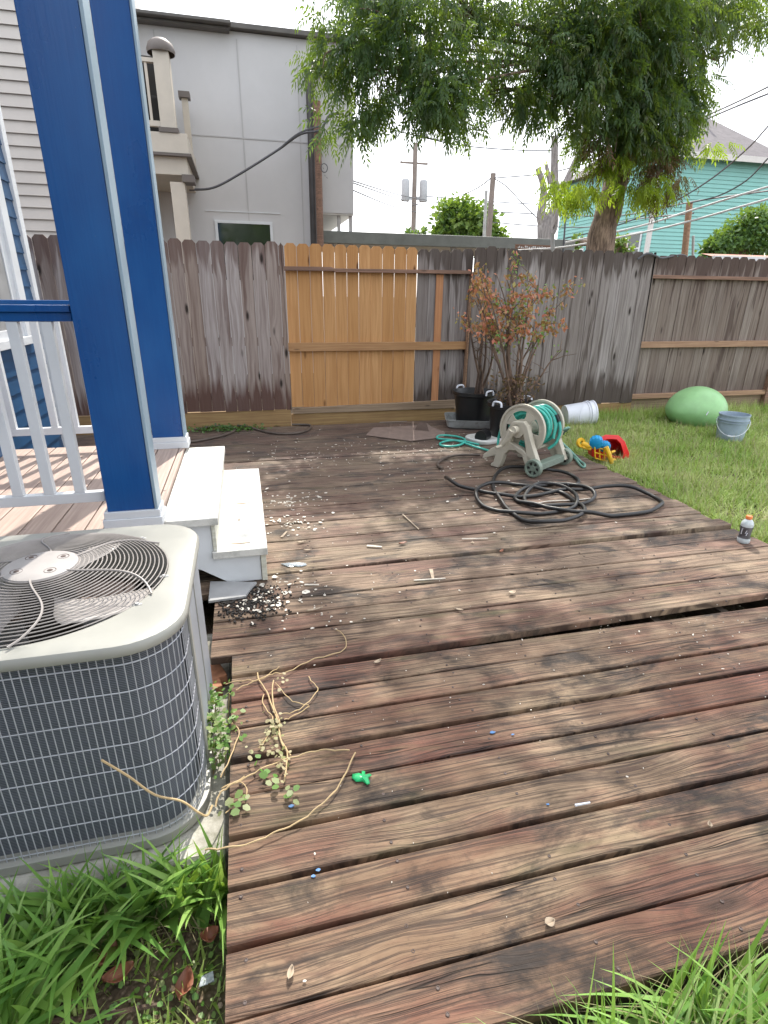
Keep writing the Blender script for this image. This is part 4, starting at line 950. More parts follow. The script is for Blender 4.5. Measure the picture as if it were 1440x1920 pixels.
def shrub(base, tips, name, label, leafC, nleaf, nred=True, seed=5):
    rs = random.Random(seed); t = thing(name, base, label, 'shrub'); mb = MB(); ends = []
    for (tx, ty_, tz) in tips:
        tp = Vector((tx, ty_, tz)); m1 = base.lerp(tp, .4)+Vector((rs.uniform(-.06, .06), rs.uniform(-.05, .05), .02)); m2 = base.lerp(tp, .72)+Vector((rs.uniform(-.06, .06), rs.uniform(-.05, .05), .02))
        st_ = base+Vector((rs.uniform(-.05, .05), rs.uniform(-.05, .05), 0)); P = spline([st_, m1, m2, tp], 5); m_ = len(P)
        mb.tube(P, [.013*(1-j/m_)+.0025 for j in range(m_)], 6, .5)
        for q_ in range(6):
            j = rs.randint(5, m_-1); s_ = P[j]; dd = Vector((rs.uniform(-1, 1), rs.uniform(-1, 1), rs.uniform(.1, 1.1))).normalized()*rs.uniform(.12, .3)
            e = s_+dd; mb.tube([s_, s_.lerp(e, .5)+Vector((rs.uniform(-.02, .02), 0, .015)), e], [.005, .0035, .0015], 5, .5); ends.append(e); ends.append(s_.lerp(e, .6))
    mb.build('stems', M['twig'], t); return t, ends
tips = [tuple(ony(*p)) for p in [(880, 520, 5.75), (900, 500, 5.8), (930, 510, 5.9), (960, 505, 5.8), (990, 510, 5.8), (1010, 530, 5.7), (1040, 560, 5.8), (915, 545, 5.5), (950, 470, 5.85), (980, 560, 5.5), (1055, 655, 5.7), (1000, 600, 5.9), (890, 560, 5.7), (935, 560, 5.7), (1025, 610, 5.6)]]
s1, e1 = shrub(p2+Vector((0, 0, .34)), tips, 'potted_shrub', 'half dead twiggy shrub with reddened leaves growing from the right black pot', None, 0)
def leaves_at(ends, per, mat, name, parent, s=.04, spread=.05, droop=.6, sel=None):
    P = []; 
    for e in ends:
        if sel and not sel(e): continue
        for _ in range(per): P.append((e.x+random.gauss(0, spread), e.y+random.gauss(0, spread), e.z+random.gauss(0, spread)))
    P = np.array(P); N_ = len(P); D = rng.normal(size=(N_, 3))*.6+np.array([0, 0, -droop]); d, a, nn = rot_frames(D, rng.normal(size=(N_, 3))); l = rng.uniform(s*.7, s*1.4, N_)[:, None]
    q = np.stack([P, P+d*l*.5+a*l*.28, P+d*l, P+d*l*.5-a*l*.28], 1).reshape(-1, 3); return np_mesh(name, q, np.arange(len(q)).reshape(-1, 4), rng.random(N_), mat, parent)
leaves_at([e for e in e1 if e.z > 1.05 and random.random() < .8], 11, M['redleaf'], 'leaves', s1, .05, .03)
leaves_at([e for e in e1 if e.z > .9 and random.random() < .3], 9, M['vineleaf'], 'green_leaves', s1, .035)
leaves_at([Vector((p2.x+random.gauss(0, .1), p2.y+random.gauss(0, .1), .38+random.random()*.3)) for _ in range(40)], 12, M['deadleaf'], 'withered_leaves', s1, .035, .04)
tips = [tuple(ony(*p)) for p in [(905, 640, 6.1), (925, 600, 6.0), (900, 560, 6.0), (880, 530, 6.1), (915, 530, 6.1)]]
s2, e2 = shrub(p1+Vector((.08, 0, .30)), tips, 'potted_shrub', 'thin leaning shrub with few stems rising from the left black pot', None, 0, seed=9)
leaves_at([e for e in e2 if e.z > 1.1], 14, M['redleaf'], 'leaves', s2, .045, .03)

# ------------------------------------------------------------ hose reel
RA = R(32); ro = Vector((2.36, 4.14, 0))
def RL(x, y, z):
    x, y, z = x*1.09, y*1.09, z*1.09
    return Vector((ro.x+x*math.cos(RA)-y*math.sin(RA), ro.y+x*math.sin(RA)+y*math.cos(RA), z))
reel = thing('hose_reel', ro, 'tan plastic hose reel cart with teal hose wound on it, on the deck edge', 'hose reel')
def side_frame(x, sgn):
    mb = MB()
    def pr(poly, w=.05):
        n = len(poly); vs = [RL(x, y, z) for y, z in poly]+[RL(x+w, y, z) for y, z in poly]
        mb.add(vs, [tuple(range(n)), tuple(range(2*n-1, n-1, -1))]+[(i, i+n, (i+1) % n+n, (i+1) % n) for i in range(n)])
    # sloped leg to the wheel, top cap, back leg down to the body
    pr([(-.045, .06), (.045, .05), (.075, .12), (.115, .26), (.135, .32), (.215, .32), (.245, .235), (.30, .19), (.36, .185), (.255, .38), (.235, .405), (.14, .415), (.105, .38), (.045, .24)], .055)
    pr([(.04, .14), (.03, .085), (.06, .07), (.09, .075), (.13, .15), (.19, .175), (.25, .165), (.29, .12), (.315, .03), (.33, .0), (.41, .0), (.412, .018), (.385, .04), (.375, .10), (.46, .06), (.50, .045), (.49, .085), (.42, .15), (.33, .205), (.25, .235), (.12, .19)], .058)
    return mb.build('side_frame', M['reel'], reel, .006)
side_frame(0.0, 1); side_frame(.42, 1)
mb = MB(); HC = (.19, .335)
def disc(x, r0_, r1_, w, nsp=4):
    m_ = MB(); ax = Matrix(((-math.cos(RA), -math.sin(RA)*0, 0), (0, 1, 0), (0, 0, 1)))
    def ring(ra, rb, wa, wb):
        N_ = 48; vs = []; fs = []
        for k in range(N_):
            a = 2*math.pi*k/N_
            for (rr, xx) in ((ra, wa), (rb, wa), (rb, wb), (ra, wb)): vs.append(RL(x+xx, HC[0]+rr*math.cos(a), HC[1]+rr*math.sin(a)))
        for k in range(N_):
            k2 = (k+1) % N_
            for j in range(4): j2 = (j+1) % 4; fs.append((k*4+j, k2*4+j, k2*4+j2, k*4+j2))
        m_.add(vs, fs, None, True)
    ring(r1_-.016, r1_, -.010, .016); ring(r1_-.055, r1_-.016, .0, .008); ring(.0, .085, .0, .008)
    for k in range(nsp):
        a0 = 2*math.pi*k/nsp+.5; vs = []; n = 7
        pts = [(.08, -.45), (.11, -.30), (r1_-.05, -.34), (r1_-.05, .34), (.11, .30), (.08, .45)]
        pl = [(rr*math.cos(a0+aa), rr*math.sin(a0+aa)) for rr, aa in pts]
        m = len(pl); vs = [RL(x+.001, HC[0]+p, HC[1]+q_) for p, q_ in pl]+[RL(x+.009, HC[0]+p, HC[1]+q_) for p, q_ in pl]
        m_.add(vs, [tuple(range(m)), tuple(range(2*m-1, m-1, -1))]+[(i, i+m, (i+1) % m+m, (i+1) % m) for i in range(m)])
    return m_
disc(.075, 0, .205, 0).build('flange', M['reel'], reel); disc(.375, 0, .205, 0).build('flange', M['reel'], reel)
mb = MB(); mb.tube([RL(.0, *HC), RL(.47, *HC)], .06, 20); mb.build('drum', M['reel'], reel)
mb = MB(); pts = []
for k in range(int(24*8.5)):
    a = 2*math.pi*k/24; t = k/(24*8.5); lay = .125 if t < .5 else .15; xx = .10+.26*(t*2 if t < .5 else 2-2*t)
    pts.append(RL(xx, HC[0]+lay*math.cos(a)*(1+.05*math.sin(k*.13)), HC[1]+lay*math.sin(a)))
mb.tube(pts, .0135, 8)
mb.tube(spline([RL(.30, .25, .47), RL(.34, .15, .50), RL(.36, .06, .44), RL(.35, .0, .33), RL(.33, .01, .22), RL(.3, .06, .16)], 6), .0135, 8)
mb.tube(spline([RL(.25, .3, .43), RL(.3, .2, .49), RL(.33, .10, .46), RL(.33, .04, .36), RL(.31, .03, .25)], 6), .0135, 8)
mb.build('wound_hose', M['tealhose'], reel)
mb = MB(); mb.tube([RL(.36, .055, .435), RL(.355, .02, .385)], .019, 12); mb.tube([RL(.1, .14, .47), RL(.3, .16, .47)], .006, 8); mb.build_each('coupling', M['blackplastic'], reel)
mb = MB(); mb.tube([RL(-.05, .20, .345), RL(.0, .20, .345)], .034, 20); mb.tube([RL(-.045, .205, .345), RL(-.045, .24, .27), RL(-.048, .285, .205)], [.03, .026, .017], 14); mb.tube([RL(-.048, .285, .205), RL(-.12, .30, .20)], .014, 12); mb.build('crank_handle', M['reel'], reel, 0)
for x in (-.035, .465):
    mb = MB(); N_ = 32
    prof = [(.0, .0), (.02, 0), (.022, .006), (.052, .006), (.056, -.004), (.068, -.004), (.072, .004), (.072, .036), (.0, .036)]
    vs = []; fs = []; n = len(prof)
    for k in range(N_):
        a = 2*math.pi*k/N_
        for rr, xx in prof: vs.append(RL(x-(0 if x < 0 else 0)+xx, rr*math.cos(a), .072+rr*math.sin(a)))
    for k in range(N_):
        for j in range(n-1): fs.append((k*n+j, ((k+1) % N_)*n+j, ((k+1) % N_)*n+j+1, k*n+j+1))
    mb.add(vs, fs, None, True); wo = mb.build('wheel', M['wheel'], reel)
    mb = MB()
    for k in range(6):
        a = 2*math.pi*k/6; pl = [(.027, -.28), (.050, -.22), (.050, .30), (.027, .15)]; vs = [RL(x+.0045, rr*math.cos(a+aa), .072+rr*math.sin(a+aa)) for rr, aa in pl]; vs += [RL(x+.0075, rr*math.cos(a+aa), .072+rr*math.sin(a+aa)) for rr, aa in pl]
        mb.add(vs, [(0, 1, 2, 3), (7, 6, 5, 4), (0, 4, 5, 1), (1, 5, 6, 2), (2, 6, 7, 3), (3, 7, 4, 0)])
    mb.build('wheel_slot', M['dark'], wo)
mb = MB(); vs = [RL(x, y, z) for x in (.04, .42) for y, z in ((-.03, .045), (.03, .045), (.03, .10), (-.03, .10))]; mb.add(vs, [(0, 1, 2, 3), (7, 6, 5, 4), (0, 4, 5, 1), (1, 5, 6, 2), (2, 6, 7, 3), (3, 7, 4, 0)])
for k in range(4): mb.tube([RL(.04, -.032, .055+k*.013), RL(.42, -.032, .055+k*.013)], .004, 6)
mb.build('axle_beam', M['wheel'], reel)
mb = MB(); mb.tube([RL(.03, .40, .12), RL(.45, .40, .12)], .02, 12); mb.tube([RL(.03, .12, .17), RL(.45, .12, .17)], .015, 10)
for k in range(3): mb.tube([RL(.425, .02+.02*k, .1+.03*k), RL(.425, .18+.05*k, .17+.06*k)], .006, 6)
mb.build_each('cross_bar', M['reel'], reel)
def z7(pts, z=.014): return [onz(800+x/4.5, 680+y/4.5, z) for x, y in pts]
# teal hose tails
def hose(P, r, mat, name, label, n=6, zf=None, cat='hose'):
    Q = spline(P, n); 
    if zf: Q = [Vector((p.x, p.y, p.z+zf(i, p))) for i, p in enumerate(Q)]
    return tag(MB().tube(Q, r, 10).build(name, mat), label, cat)
hp = [RL(.16, .33, .42), RL(.14, .40, .36), RL(.12, .43, .22), RL(.10, .42, .08)]+z7([(520, 742), (400, 707), (260, 668), (130, 650), (85, 632), (120, 614), (230, 620), (320, 655), (300, 690), (200, 706), (120, 697), (122, 676), (220, 664), (340, 672), (440, 690)])
hose(hp, .0115, M['tealhose'], 'garden_hose', 'bright teal garden hose looped on the planks left of the reel', zf=lambda i, p: .010*max(0, math.sin(i*.21)) if p.z < .03 else 0)
hp = [RL(.36, .02, .30), RL(.44, -.03, .33)]+[onz(800+1120/4.5, 680+640/4.5, .16), onz(800+1210/4.5, 680+740/4.5, .06)]+z7([(1290, 825), (1330, 855), (1330, 880), (1300, 868), (1245, 800), (1190, 775)])
hose(hp, .0115, M['tealhose_dull'], 'garden_hose', 'faded teal hose tail drooping right from the reel towards the grass')
bk = [(160, 975), (210, 1030), (300, 1068), (430, 1088), (600, 1118), (760, 1132), (920, 1120), (1080, 1090), (1230, 1078), (1384, 1074), (1526, 1062), (1704, 1075), (1859, 1110), (1965, 1158), (1983, 1199), (1906, 1247), (1740, 1276), (1526, 1294), (1348, 1288), (1180, 1270), (1050, 1245), (900, 1205), (780, 1172), (745, 1135), (800, 1080), (920, 1045), (1080, 1030), (1250, 1050), (1380, 1100), (1415, 1140), (1350, 1180), (1150, 1210), (930, 1212), (830, 1165), (850, 1090), (950, 1035), (1090, 1045), (1210, 1095), (1265, 1160), (1240, 1220), (1080, 1262), (850, 1280), (650, 1260), (490, 1215), (420, 1150), (425, 1095), (520, 1035), (680, 1022), (850, 1050), (1000, 1072), (1150, 1100), (1260, 1180), (1330, 1240), (1300, 1300), (1160, 1355), (1000, 1372), (830, 1335), (700, 1250), (620, 1160), (570, 1080), (560, 1000), (600, 935), (700, 905), (850, 900), (1040, 915), (1160, 935), (1265, 975), (1275, 1020), (1180, 1045)]
hose(z7(bk, .016), .015, M['rubber'], 'black_hose', 'thick black rubber hose in tangled loops in front of the reel', zf=lambda i, p: .022*max(0, math.sin(i*.12+.4))+.012*max(0, math.sin(i*.31)))
hose(z7([(450, 778), (300, 778), (180, 795), (105, 838), (98, 870), (135, 895)], .014), .012, M['rubberold'], 'hose_end', 'short dark brown hose loop left of the reel foot')
z4 = lambda L_, z=.014: [onz(340+x/4, 740+y/4, z) for x, y in L_]
hose(z4([(-30, 356), (0, 355), (100, 350), (230, 325), (330, 300), (400, 268), (370, 242), (250, 237), (100, 262)]), .013, M['rubberold'], 'soaker_hose', 'grey brown hose curving behind the far blue column')
hose(z4([(420, 232), (500, 242), (600, 270), (720, 292), (850, 290), (940, 270), (972, 242), (950, 226), (830, 224)]), .013, M['rubberold'], 'soaker_hose', 'grey brown hose loop at the back of the deck below the orange panel')

# ------------------------------------------------------------ yard things
mb = MB(); Q = [onz(x, y, .002) for x, y in ((686, 817), (700, 803), (760, 800), (800, 797), (835, 812), (832, 821), (770, 828))]
n = len(Q); vs = [(p.x, p.y, .004) for p in Q]+[(p.x, p.y, .011) for p in Q]; mb.add(vs, [tuple(range(n-1, -1, -1)), tuple(range(n, 2*n))]+[(i, (i+1) % n, (i+1) % n+n, i+n) for i in range(n)])
c = onz(795, 806, 0); mb.add([(c.x-.12, c.y-.02, .012), (c.x+.02, c.y-.13, .012), (c.x+.12, c.y+.03, .013), (c.x-.03, c.y+.10, .07), (c.x+.04, c.y+.05, .075)], [(0, 1, 4, 3), (1, 2, 4), (0, 3, 4, 1)])
tag(mb.build('shingle_sheet', M['mat']), 'torn brown shingle sheet with a folded flap lying on the back of the deck', 'sheet')
c1, c2, c3, c4 = [onz(x, y, -.06) for x, y in ((712, 795), (778, 790), (772, 774), (708, 777))]
mb = MB(); mb.add([c1, c2, c3, c4, c1+Vector((0, 0, .012)), c2+Vector((0, 0, .012)), c3+Vector((0, 0, .03)), c4+Vector((0, 0, .03))], [(3, 2, 1, 0), (4, 5, 6, 7), (0, 1, 5, 4), (1, 2, 6, 5), (2, 3, 7, 6), (3, 0, 4, 7)])
tag(mb.build('plastic_sheet', M['sheetgrey']), 'flat grey plastic panel lying below the orange fence', 'sheet')
c = onz(912, 822, .02); mb = MB(); loft(mb, [[(x, y, z) for x, y in rr2(c.x, c.y, .42*s_, .34*s_, .1, 6, .35)] for s_, z in ((.98, .002), (1., .012), (1., .035), (.96, .045), (.9, .046), (.88, .040))], True, True)
tag(mb.build('bin_lid', M['lid']), 'white grey rounded plastic lid lying between teal hose and reel', 'lid')
c = onz(905, 832, 0); mb = MB(); mb.tube([Vector((c.x-.03, c.y, .07)), Vector((c.x+.07, c.y+.10, .07))], .066, 24); mb.lathe([(.05, 0), (.055, .02), (.05, .03)], (c.x, c.y, .001), 12)
tag(mb.build('spool', M['blackplastic']), 'small black plastic spool lying against the pale lid', 'spool')
# buckets
def bucket(name, c, mat, label, r=.145, h=.36, tilt=None, hn=None):
    t = thing(name, c, label, 'bucket'); m3 = Euler(tilt).to_matrix() if tilt else None
    mb = MB(); mb.lathe([(0, 0), (r*.88, 0), (r*.9, .01), (r*.985, h*.72), (r*1.05, h*.72), (r*1.05, h*.745), (r*.99, h*.745), (r*.995, h*.80), (r*1.07, h*.80), (r*1.07, h*.83), (r, h*.83), (r*1.0, h*.95), (r*1.05, h*.955), (r*1.05, h), (r*.99, h), (r*.96, h*.94), (r*.86, .012), (0, .012)], c, 40, m3)
    mb.build('body', mat, t)
    mb = MB(); pts = []
    for k in range(15):
        a = math.pi*k/14; v = Vector((r*1.09*math.cos(a), -r*.45*math.sin(a)-.02*math.sin(a)-r*.72*math.sin(a), h*.78-h*.46*math.sin(a)))
        if m3: v = m3 @ v
        pts.append(Vector(c)+v)
    mb.tube(pts, .0032, 6); mid = pts[6:9]; mb.tube(mid, .008, 8)
    mb.build('handle', M['bucketwhite'], t); return t
gb = onz(1366, 826, -.09); bucket('bucket', (gb.x, gb.y, -.105), M['bucketgrey'], 'upright blue grey bucket with wire handle standing in the grass by the ball', .155, .33, (0.0, 0, -.72))
wb = onz(1113, 792, -.06); 
bucket('bucket', (wb.x-.40, wb.y+.06, .03), M['bucketwhite'], 'white bucket lying on its side in the grass by the fence', .15, .38, Euler((0, R(84), R(-8))))
bc = onz(1300, 798, -.10); t = thing('exercise_ball', (5.70, 6.05, -.1), 'deflating pale green exercise ball resting in the grass near the fence', 'ball')
mb = MB(); NU, NV = 48, 28; vs = []; fs = []
for j in range(NV+1):
    ph = math.pi*j/NV
    for i in range(NU):
        a = 2*math.pi*i/NU; x = math.sin(ph)*math.cos(a); y = math.sin(ph)*math.sin(a); z = math.cos(ph)
        sx_ = .345*(1+.09*max(0, -x)*(1-abs(z))); zz_ = z*.30 if z > 0 else z*.26
        x2 = x-.06*max(0, -x)*max(0, -x)
        vs.append((5.70+x2*sx_, 6.05+y*.36, .10+zz_))
for j in range(NV):
    for i in range(NU): fs.append((j*NU+i, j*NU+(i+1) % NU, (j+1)*NU+(i+1) % NU, (j+1)*NU+i))
mb.add(vs, fs, None, True); o = mb.build('skin', M['ball'], t)
mb = MB(); c = ony(1325, 775, 5.72); mb.tube([c+Vector((-.01, -.01, -.02)), c+Vector((.012, -.01, .022))], .006, 8); mb.build('valve', M['bucketwhite'], t)

# toy cart on its side
tc_ = onz(1140, 862, -.09); toy = thing('toy_cart', (tc_.x, tc_.y, -.1), 'red blue and yellow plastic toy truck tipped over on the grass at the deck edge', 'toy')
def T(px, py, Y): return ony(px, py, Y)
mb = MB(); TYY = 4.72
out_ = [(1122, 822), (1135, 815), (1160, 816), (1172, 828), (1180, 850), (1180, 866), (1150, 864), (1135, 858), (1128, 840)]
inn_ = [(1128, 828), (1140, 823), (1156, 824), (1164, 832), (1169, 850), (1168, 857), (1152, 856), (1141, 850), (1134, 840)]
o1 = [T(x, y, TYY-.03) for x, y in out_]; i1 = [T(x, y, TYY-.04) for x, y in inn_]; bk_ = [T(x*.75+1146*.25, y*.75+840*.25, TYY+.22) for x, y in inn_]; bo_ = [T(x*.8+1148*.2, y*.8+838*.2, TYY+.24) for x, y in out_]
n = len(o1); vs = o1+i1+bk_+bo_; fs = []
for a_, b_ in ((0, 1), (1, 2), (3, 0)):
    for i in range(n): fs.append((a_*n+i, a_*n+(i+1) % n, b_*n+(i+1) % n, b_*n+i))
fs += [tuple(range(2*n, 3*n)), tuple(range(4*n-1, 3*n-1, -1))]
mb.add(vs, fs, None, True); mb.build('tub', M['red'], toy, .003)
for (px, py, r_, l_) in ((1118, 829, .058, .09), (1134, 837, .048, .08)):
    c = T(px, py, 4.62); m3 = Euler((R(-35), R(70), R(20))).to_matrix(); mb = MB(); prof = [(0, -l_/2), (r_*.6, -l_/2), (r_, -l_/2+.012), (r_, l_/2-.012), (r_*.6, l_/2), (0, l_/2)]; mb.lathe(prof, c, 24, m3)
    for k in range(12): 
        a = k*math.pi/6; mb.tube([c+m3 @ Vector((r_*math.cos(a), r_*math.sin(a), -l_/2+.014)), c+m3 @ Vector((r_*math.cos(a), r_*math.sin(a), l_/2-.014))], .006, 6)
    mb.build('wheel', M['toyblue'], toy)
mb = MB()
g = lambda u, v: T(1115+u*26+v*1, 838+v*21+u*7, 4.60-.02*u)
for u in (0, .34, .67, 1): mb.tube([g(u, 0), g(u, 1)], .007, 6)
for v in (0, .5, 1): mb.tube([g(0, v), g(1, v)], .007, 6)
mb.tube([T(1136, 838, 4.55), T(1142, 852, 4.53), T(1147, 869, 4.52)], [.024, .022, .018], 8); mb.tube([T(1146, 848, 4.55), T(1152, 846, 4.6)], .012, 8); mb.tube([T(1146, 862, 4.55), T(1153, 862, 4.6)], .012, 8)
mb.build('grille', M['yellow'], toy)
mb = MB(); mb.add([g(0, 0)+Vector((0, .05, 0)), g(1, 0)+Vector((0, .05, 0)), g(1, 1)+Vector((0, .05, 0)), g(0, 1)+Vector((0, .05, 0)), g(0, 0)+Vector((.02, .16, 0)), g(1, 0)+Vector((.02, .16, 0)), g(1, 1)+Vector((.02, .16, 0)), g(0, 1)+Vector((.02, .16, 0))], [(0, 1, 2, 3), (7, 6, 5, 4), (0, 4, 5, 1), (1, 5, 6, 2), (2, 6, 7, 3), (3, 7, 4, 0)]); mb.build('cab', M['red'], toy, .006)
mb = MB(); cc = T(1089, 830, 4.7); m3 = Euler((R(80), 0, R(10))).to_matrix(); mb.lathe([(.022, -.015), (.045, -.015), (.05, 0), (.045, .015), (.022, .015), (.022, -.015)], cc, 20, m3)
mb.tube([T(1092, 832, 4.7), T(1102, 836, 4.66), T(1112, 836, 4.64)], [.026, .03, .028], 10); mb.tube([T(1092, 838, 4.68), T(1108, 842, 4.64)], .016, 8); mb.build('front_knob', M['yellow'], toy)

# sports bottle
bo = onz(1393, 1016, 0); bt_ = thing('drink_bottle', bo, 'grey labelled plastic drink bottle with orange cap on the right edge of the deck', 'bottle')
tl = Euler((0, R(-1), 0)).to_matrix()
mb = MB(); mb.lathe([(0, .001), (.034, .001), (.037, .008), (.037, .022), (.034, .035), (.031, .05), (.0315, .075), (.034, .095), (.036, .105), (.036, .125), (.034, .135), (.024, .152), (.015, .160), (.0145, .168)], bo, 32, tl); mb.build('body', M['bottle'], bt_)
mb = MB(); mb.lathe([(.0352, .034), (.0325, .05), (.033, .075), (.0352, .095), (.0368, .104), (.0368, .112)], bo, 32, tl); 
lo = mb.build('label_wrap', M['bottlelabel'], bt_)
for (pts_) in ([(-.35, .092), (-.55, .072), (-.2, .076), (-.35, .058)], [(-.9, .10), (-1.15, .10), (-1.15, .06)]):
    MB().tube([Vector((bo.x+.0362*math.cos(-1.9+a_), bo.y+.0362*math.sin(-1.9+a_), z_)) for a_, z_ in pts_], .0022, 5).build('label_mark', M['bucketwhite'], lo)
mb = MB(); mb.lathe([(.016, .160), (.0185, .161), (.0185, .178), (.016, .181), (0, .1815)], bo, 24, tl); mb.build('cap', M['orange'], bt_)
mb = MB(); mb.lathe([(0, .003), (.0335, .003), (.0335, .028), (0, .028)], bo, 24, tl); mb.build('water', M['bottle'], bt_)

# litter
def chips(n, cx, cy, sx_, sy_, s0, s1, z=.003):
    mb = MB()
    for _ in range(n):
        x, y = random.gauss(cx, sx_), random.gauss(cy, sy_); s_ = random.uniform(s0, s1)*(2 if random.random() < .08 else 1); k = random.randint(5, 7); a0 = random.random()*6; el = random.uniform(.3, .9)
        pts = []
        for q_ in range(k):
            a = 2*math.pi*q_/k; px, py = s_*math.cos(a)*random.uniform(.7, 1.2), s_*el*math.sin(a)*random.uniform(.7, 1.2); pts.append((x+px*math.cos(a0)-py*math.sin(a0), y+px*math.sin(a0)+py*math.cos(a0)))
        if any(p[1] < .66 or p[1] > 6.35 or p[0] > 3.1 or p[0] < (-.12 if p[1] < 2.2 else (.05 if 2.7 < p[1] < 4.25 else -.2)) for p in pts): continue
        mb.prism(pts, z, z+.0022, 'z')
    return mb
A_ = MB()
for args in ((80, .30, 3.95, .18, .10, .003, .014), (60, .22, 3.5, .13, .12, .004, .016), (110, .55, 5.3, .45, .4, .003, .010), (80, -.02, 2.55, .10, .10, .003, .016), (70, .25, 2.45, .25, .18, .002, .008), (80, 1.0, 3.6, .8, 1.2, .002, .006), (60, 1.3, 2.0, .9, .6, .0015, .0035), (70, 1.9, 3.9, .35, .35, .004, .012), (40, .4, 1.4, .5, .5, .0012, .0025), (120, 1.8, 5.2, .5, .5, .003, .012), (60, 1.9, 1.8, .5, .2, .002, .004)):
    q_ = chips(*args); n0 = len(A_.v); A_.v += q_.v; A_.f += [[i+n0 for i in f] for f in q_.f]; A_.b += q_.b; A_.sm += q_.sm; A_.mi += q_.mi
tag(A_.build('paint_chips', M['chip']), 'pale paint chips and crumbs scattered over the deck planks', 'debris', kind='stuff')
mb = MB()
for _ in range(800):
    x, y = random.gauss(-.08, .10), random.gauss(2.52, .09)
    if y > 2.69 or x < -.22 or y < 2.3: continue
    q_ = random.uniform(.3, 1); mb.box(x-.007*q_, x+.007*q_, y-.004*q_, y+.004*q_, .001, .001+.006*q_, rot=(random.uniform(-.2, .2), random.uniform(-.2, .2), random.random()*3), jit=.0015)
tag(mb.build('mulch', M['mulch']), 'patch of black mulch crumbs below the white steps', 'mulch', kind='stuff')
c1, c2, c3, c4 = Vector((-.27, 2.76, .02)), Vector((-.03, 2.70, .008)), Vector((-.09, 2.56, .006)), Vector((-.27, 2.55, .010))
mb = MB(); mb.prism([(c.x, c.y) for c in (c1, c2, Vector((-.06, 2.64, 0)), c3, c4)], .004, .016, 'z'); tag(mb.build('scrap_board', M['slate']), 'grey scrap board lying under the corner of the white steps', 'board')

def leaflet(c, L_, W_, ang, mat, name, label, cat='leaf', curl=.01, group=None):
    mb = MB(); vs = []; n = 7
    for i in range(n):
        t = i/(n-1); w = W_*math.sin(math.pi*min(1, t*.95+.03))**.8
        for s_ in (-1, 0, 1):
            x = (t-.5)*L_; y = s_*w/2; z = c.z+.003+curl*(abs(s_)+(t-.5)**2*3); vs.append((c.x+x*math.cos(ang)-y*math.sin(ang), c.y+x*math.sin(ang)+y*math.cos(ang), z))
    fs = [(i*3+j, i*3+j+1, i*3+j+4, i*3+j+3) for i in range(n-1) for j in range(2)]
    mb.add(vs, fs, None, True); o = mb.build(name, mat); o.modifiers.new('s', 'SOLIDIFY').thickness = .001; return tag(o, label, cat, group)
for (px, py, L_, W_, an, lab) in ((708, 1243, .04, .018, .5, 'pale curled leaf on the plank above the dark stain at the deck centre'), (960, 1113, .045, .028, .2, 'round grey leaf on the deck right of the crossed splinters'), (860, 1145, .045, .016, -.6, 'narrow tan leaf on the mid deck below the round grey leaf'), (985, 1163, .05, .014, .3, 'slender white leaf beside the wide plank gap'), (565, 1018, .06, .022, .2, 'cream curled bark flake by the lower tread of the steps'), (577, 1033, .05, .016, -.1, 'second cream flake nearer the viewer than the curled flake'), (545, 1828, .03, .016, 1.2, 'small pale leaf caught in the nearest wide gap'), (1030, 1733, .028, .024, .1, 'roundish tan leaf on the nearest plank above the grass clump'), (1330, 1550, .02, .014, 1.1, 'small tan leaf caught in a gap at the right'), (940, 1035, .05, .02, .7, 'brown crumpled leaf in the gap on the sunlit planks'), (755, 1020, .055, .024, .2, 'dark brown crumpled leaf on the paler planks'), (886, 1020, .035, .02, 1.2, 'pale bent leaf hanging over a dark gap left of the black hose'), (590, 1145, .09, .014, .2, 'long white peeled flake on the deck below the clear film')):
    leaflet(onz(px, py, .001), L_, W_, an, M['brownleaf'] if 'brown crumpled' in lab else M['dryleafpale'], 'dry_leaf', lab, curl=.006)
for (a, b, w, lab, mt) in (((755, 965), (785, 993), .010, 'tan wood splinter on the planks in front of the hose', 'dryleafpale'), ((776, 1089), (835, 1085), .006, 'white stick lying crosswise on the planks', 'chip'), ((808, 1068), (812, 1086), .022, 'pale wood chip standing across the white stick', 'dryleafpale'), ((866, 1011), (915, 1010), .006, 'long thin white splinter on the planks left of the hose', 'chip'), ((1078, 1511), (1106, 1506), .006, 'short white stick in a plank gap near the right', 'bucketwhite'), ((688, 1024), (716, 1026), .018, 'flat cream wood chip on the sunlit patch', 'chip'), ((528, 1008), (538, 997), .018, 'tan wood chip beside the lower step', 'dryleafpale'), ((571, 1097), (598, 1097), .008, 'small white stick below the clear film', 'chip')):
    A, Bq = onz(*a, .004), onz(*b, .004); d = (Bq-A); s_ = Vector((-d.y, d.x, 0)).normalized()*w/2; mb = MB()
    vs = [A-s_, A+s_, Bq+s_*.6, Bq-s_*.7]; vs = vs+[v+Vector((0, 0, .005)) for v in vs]; mb.add(vs, [(3, 2, 1, 0), (4, 5, 6, 7), (0, 1, 5, 4), (1, 2, 6, 5), (2, 3, 7, 6), (3, 0, 4, 7)]); tag(mb.build('wood_splinter', M[mt]), lab, 'splinter')
mb = MB(); A, Bq = onz(1010, 1130+0, 0), 0
A, Bq = onz(800+890/4.5, 680+1195/4.5, .004), onz(800+1390/4.5, 680+1145/4.5, .004); mb.tube(spline([A, A.lerp(Bq, .3)+Vector((0, .02, .003)), A.lerp(Bq, .7), Bq], 4), .004, 6); tag(mb.build('white_cord', M['chip']), 'thin white cord lying inside the black hose loops', 'cord')
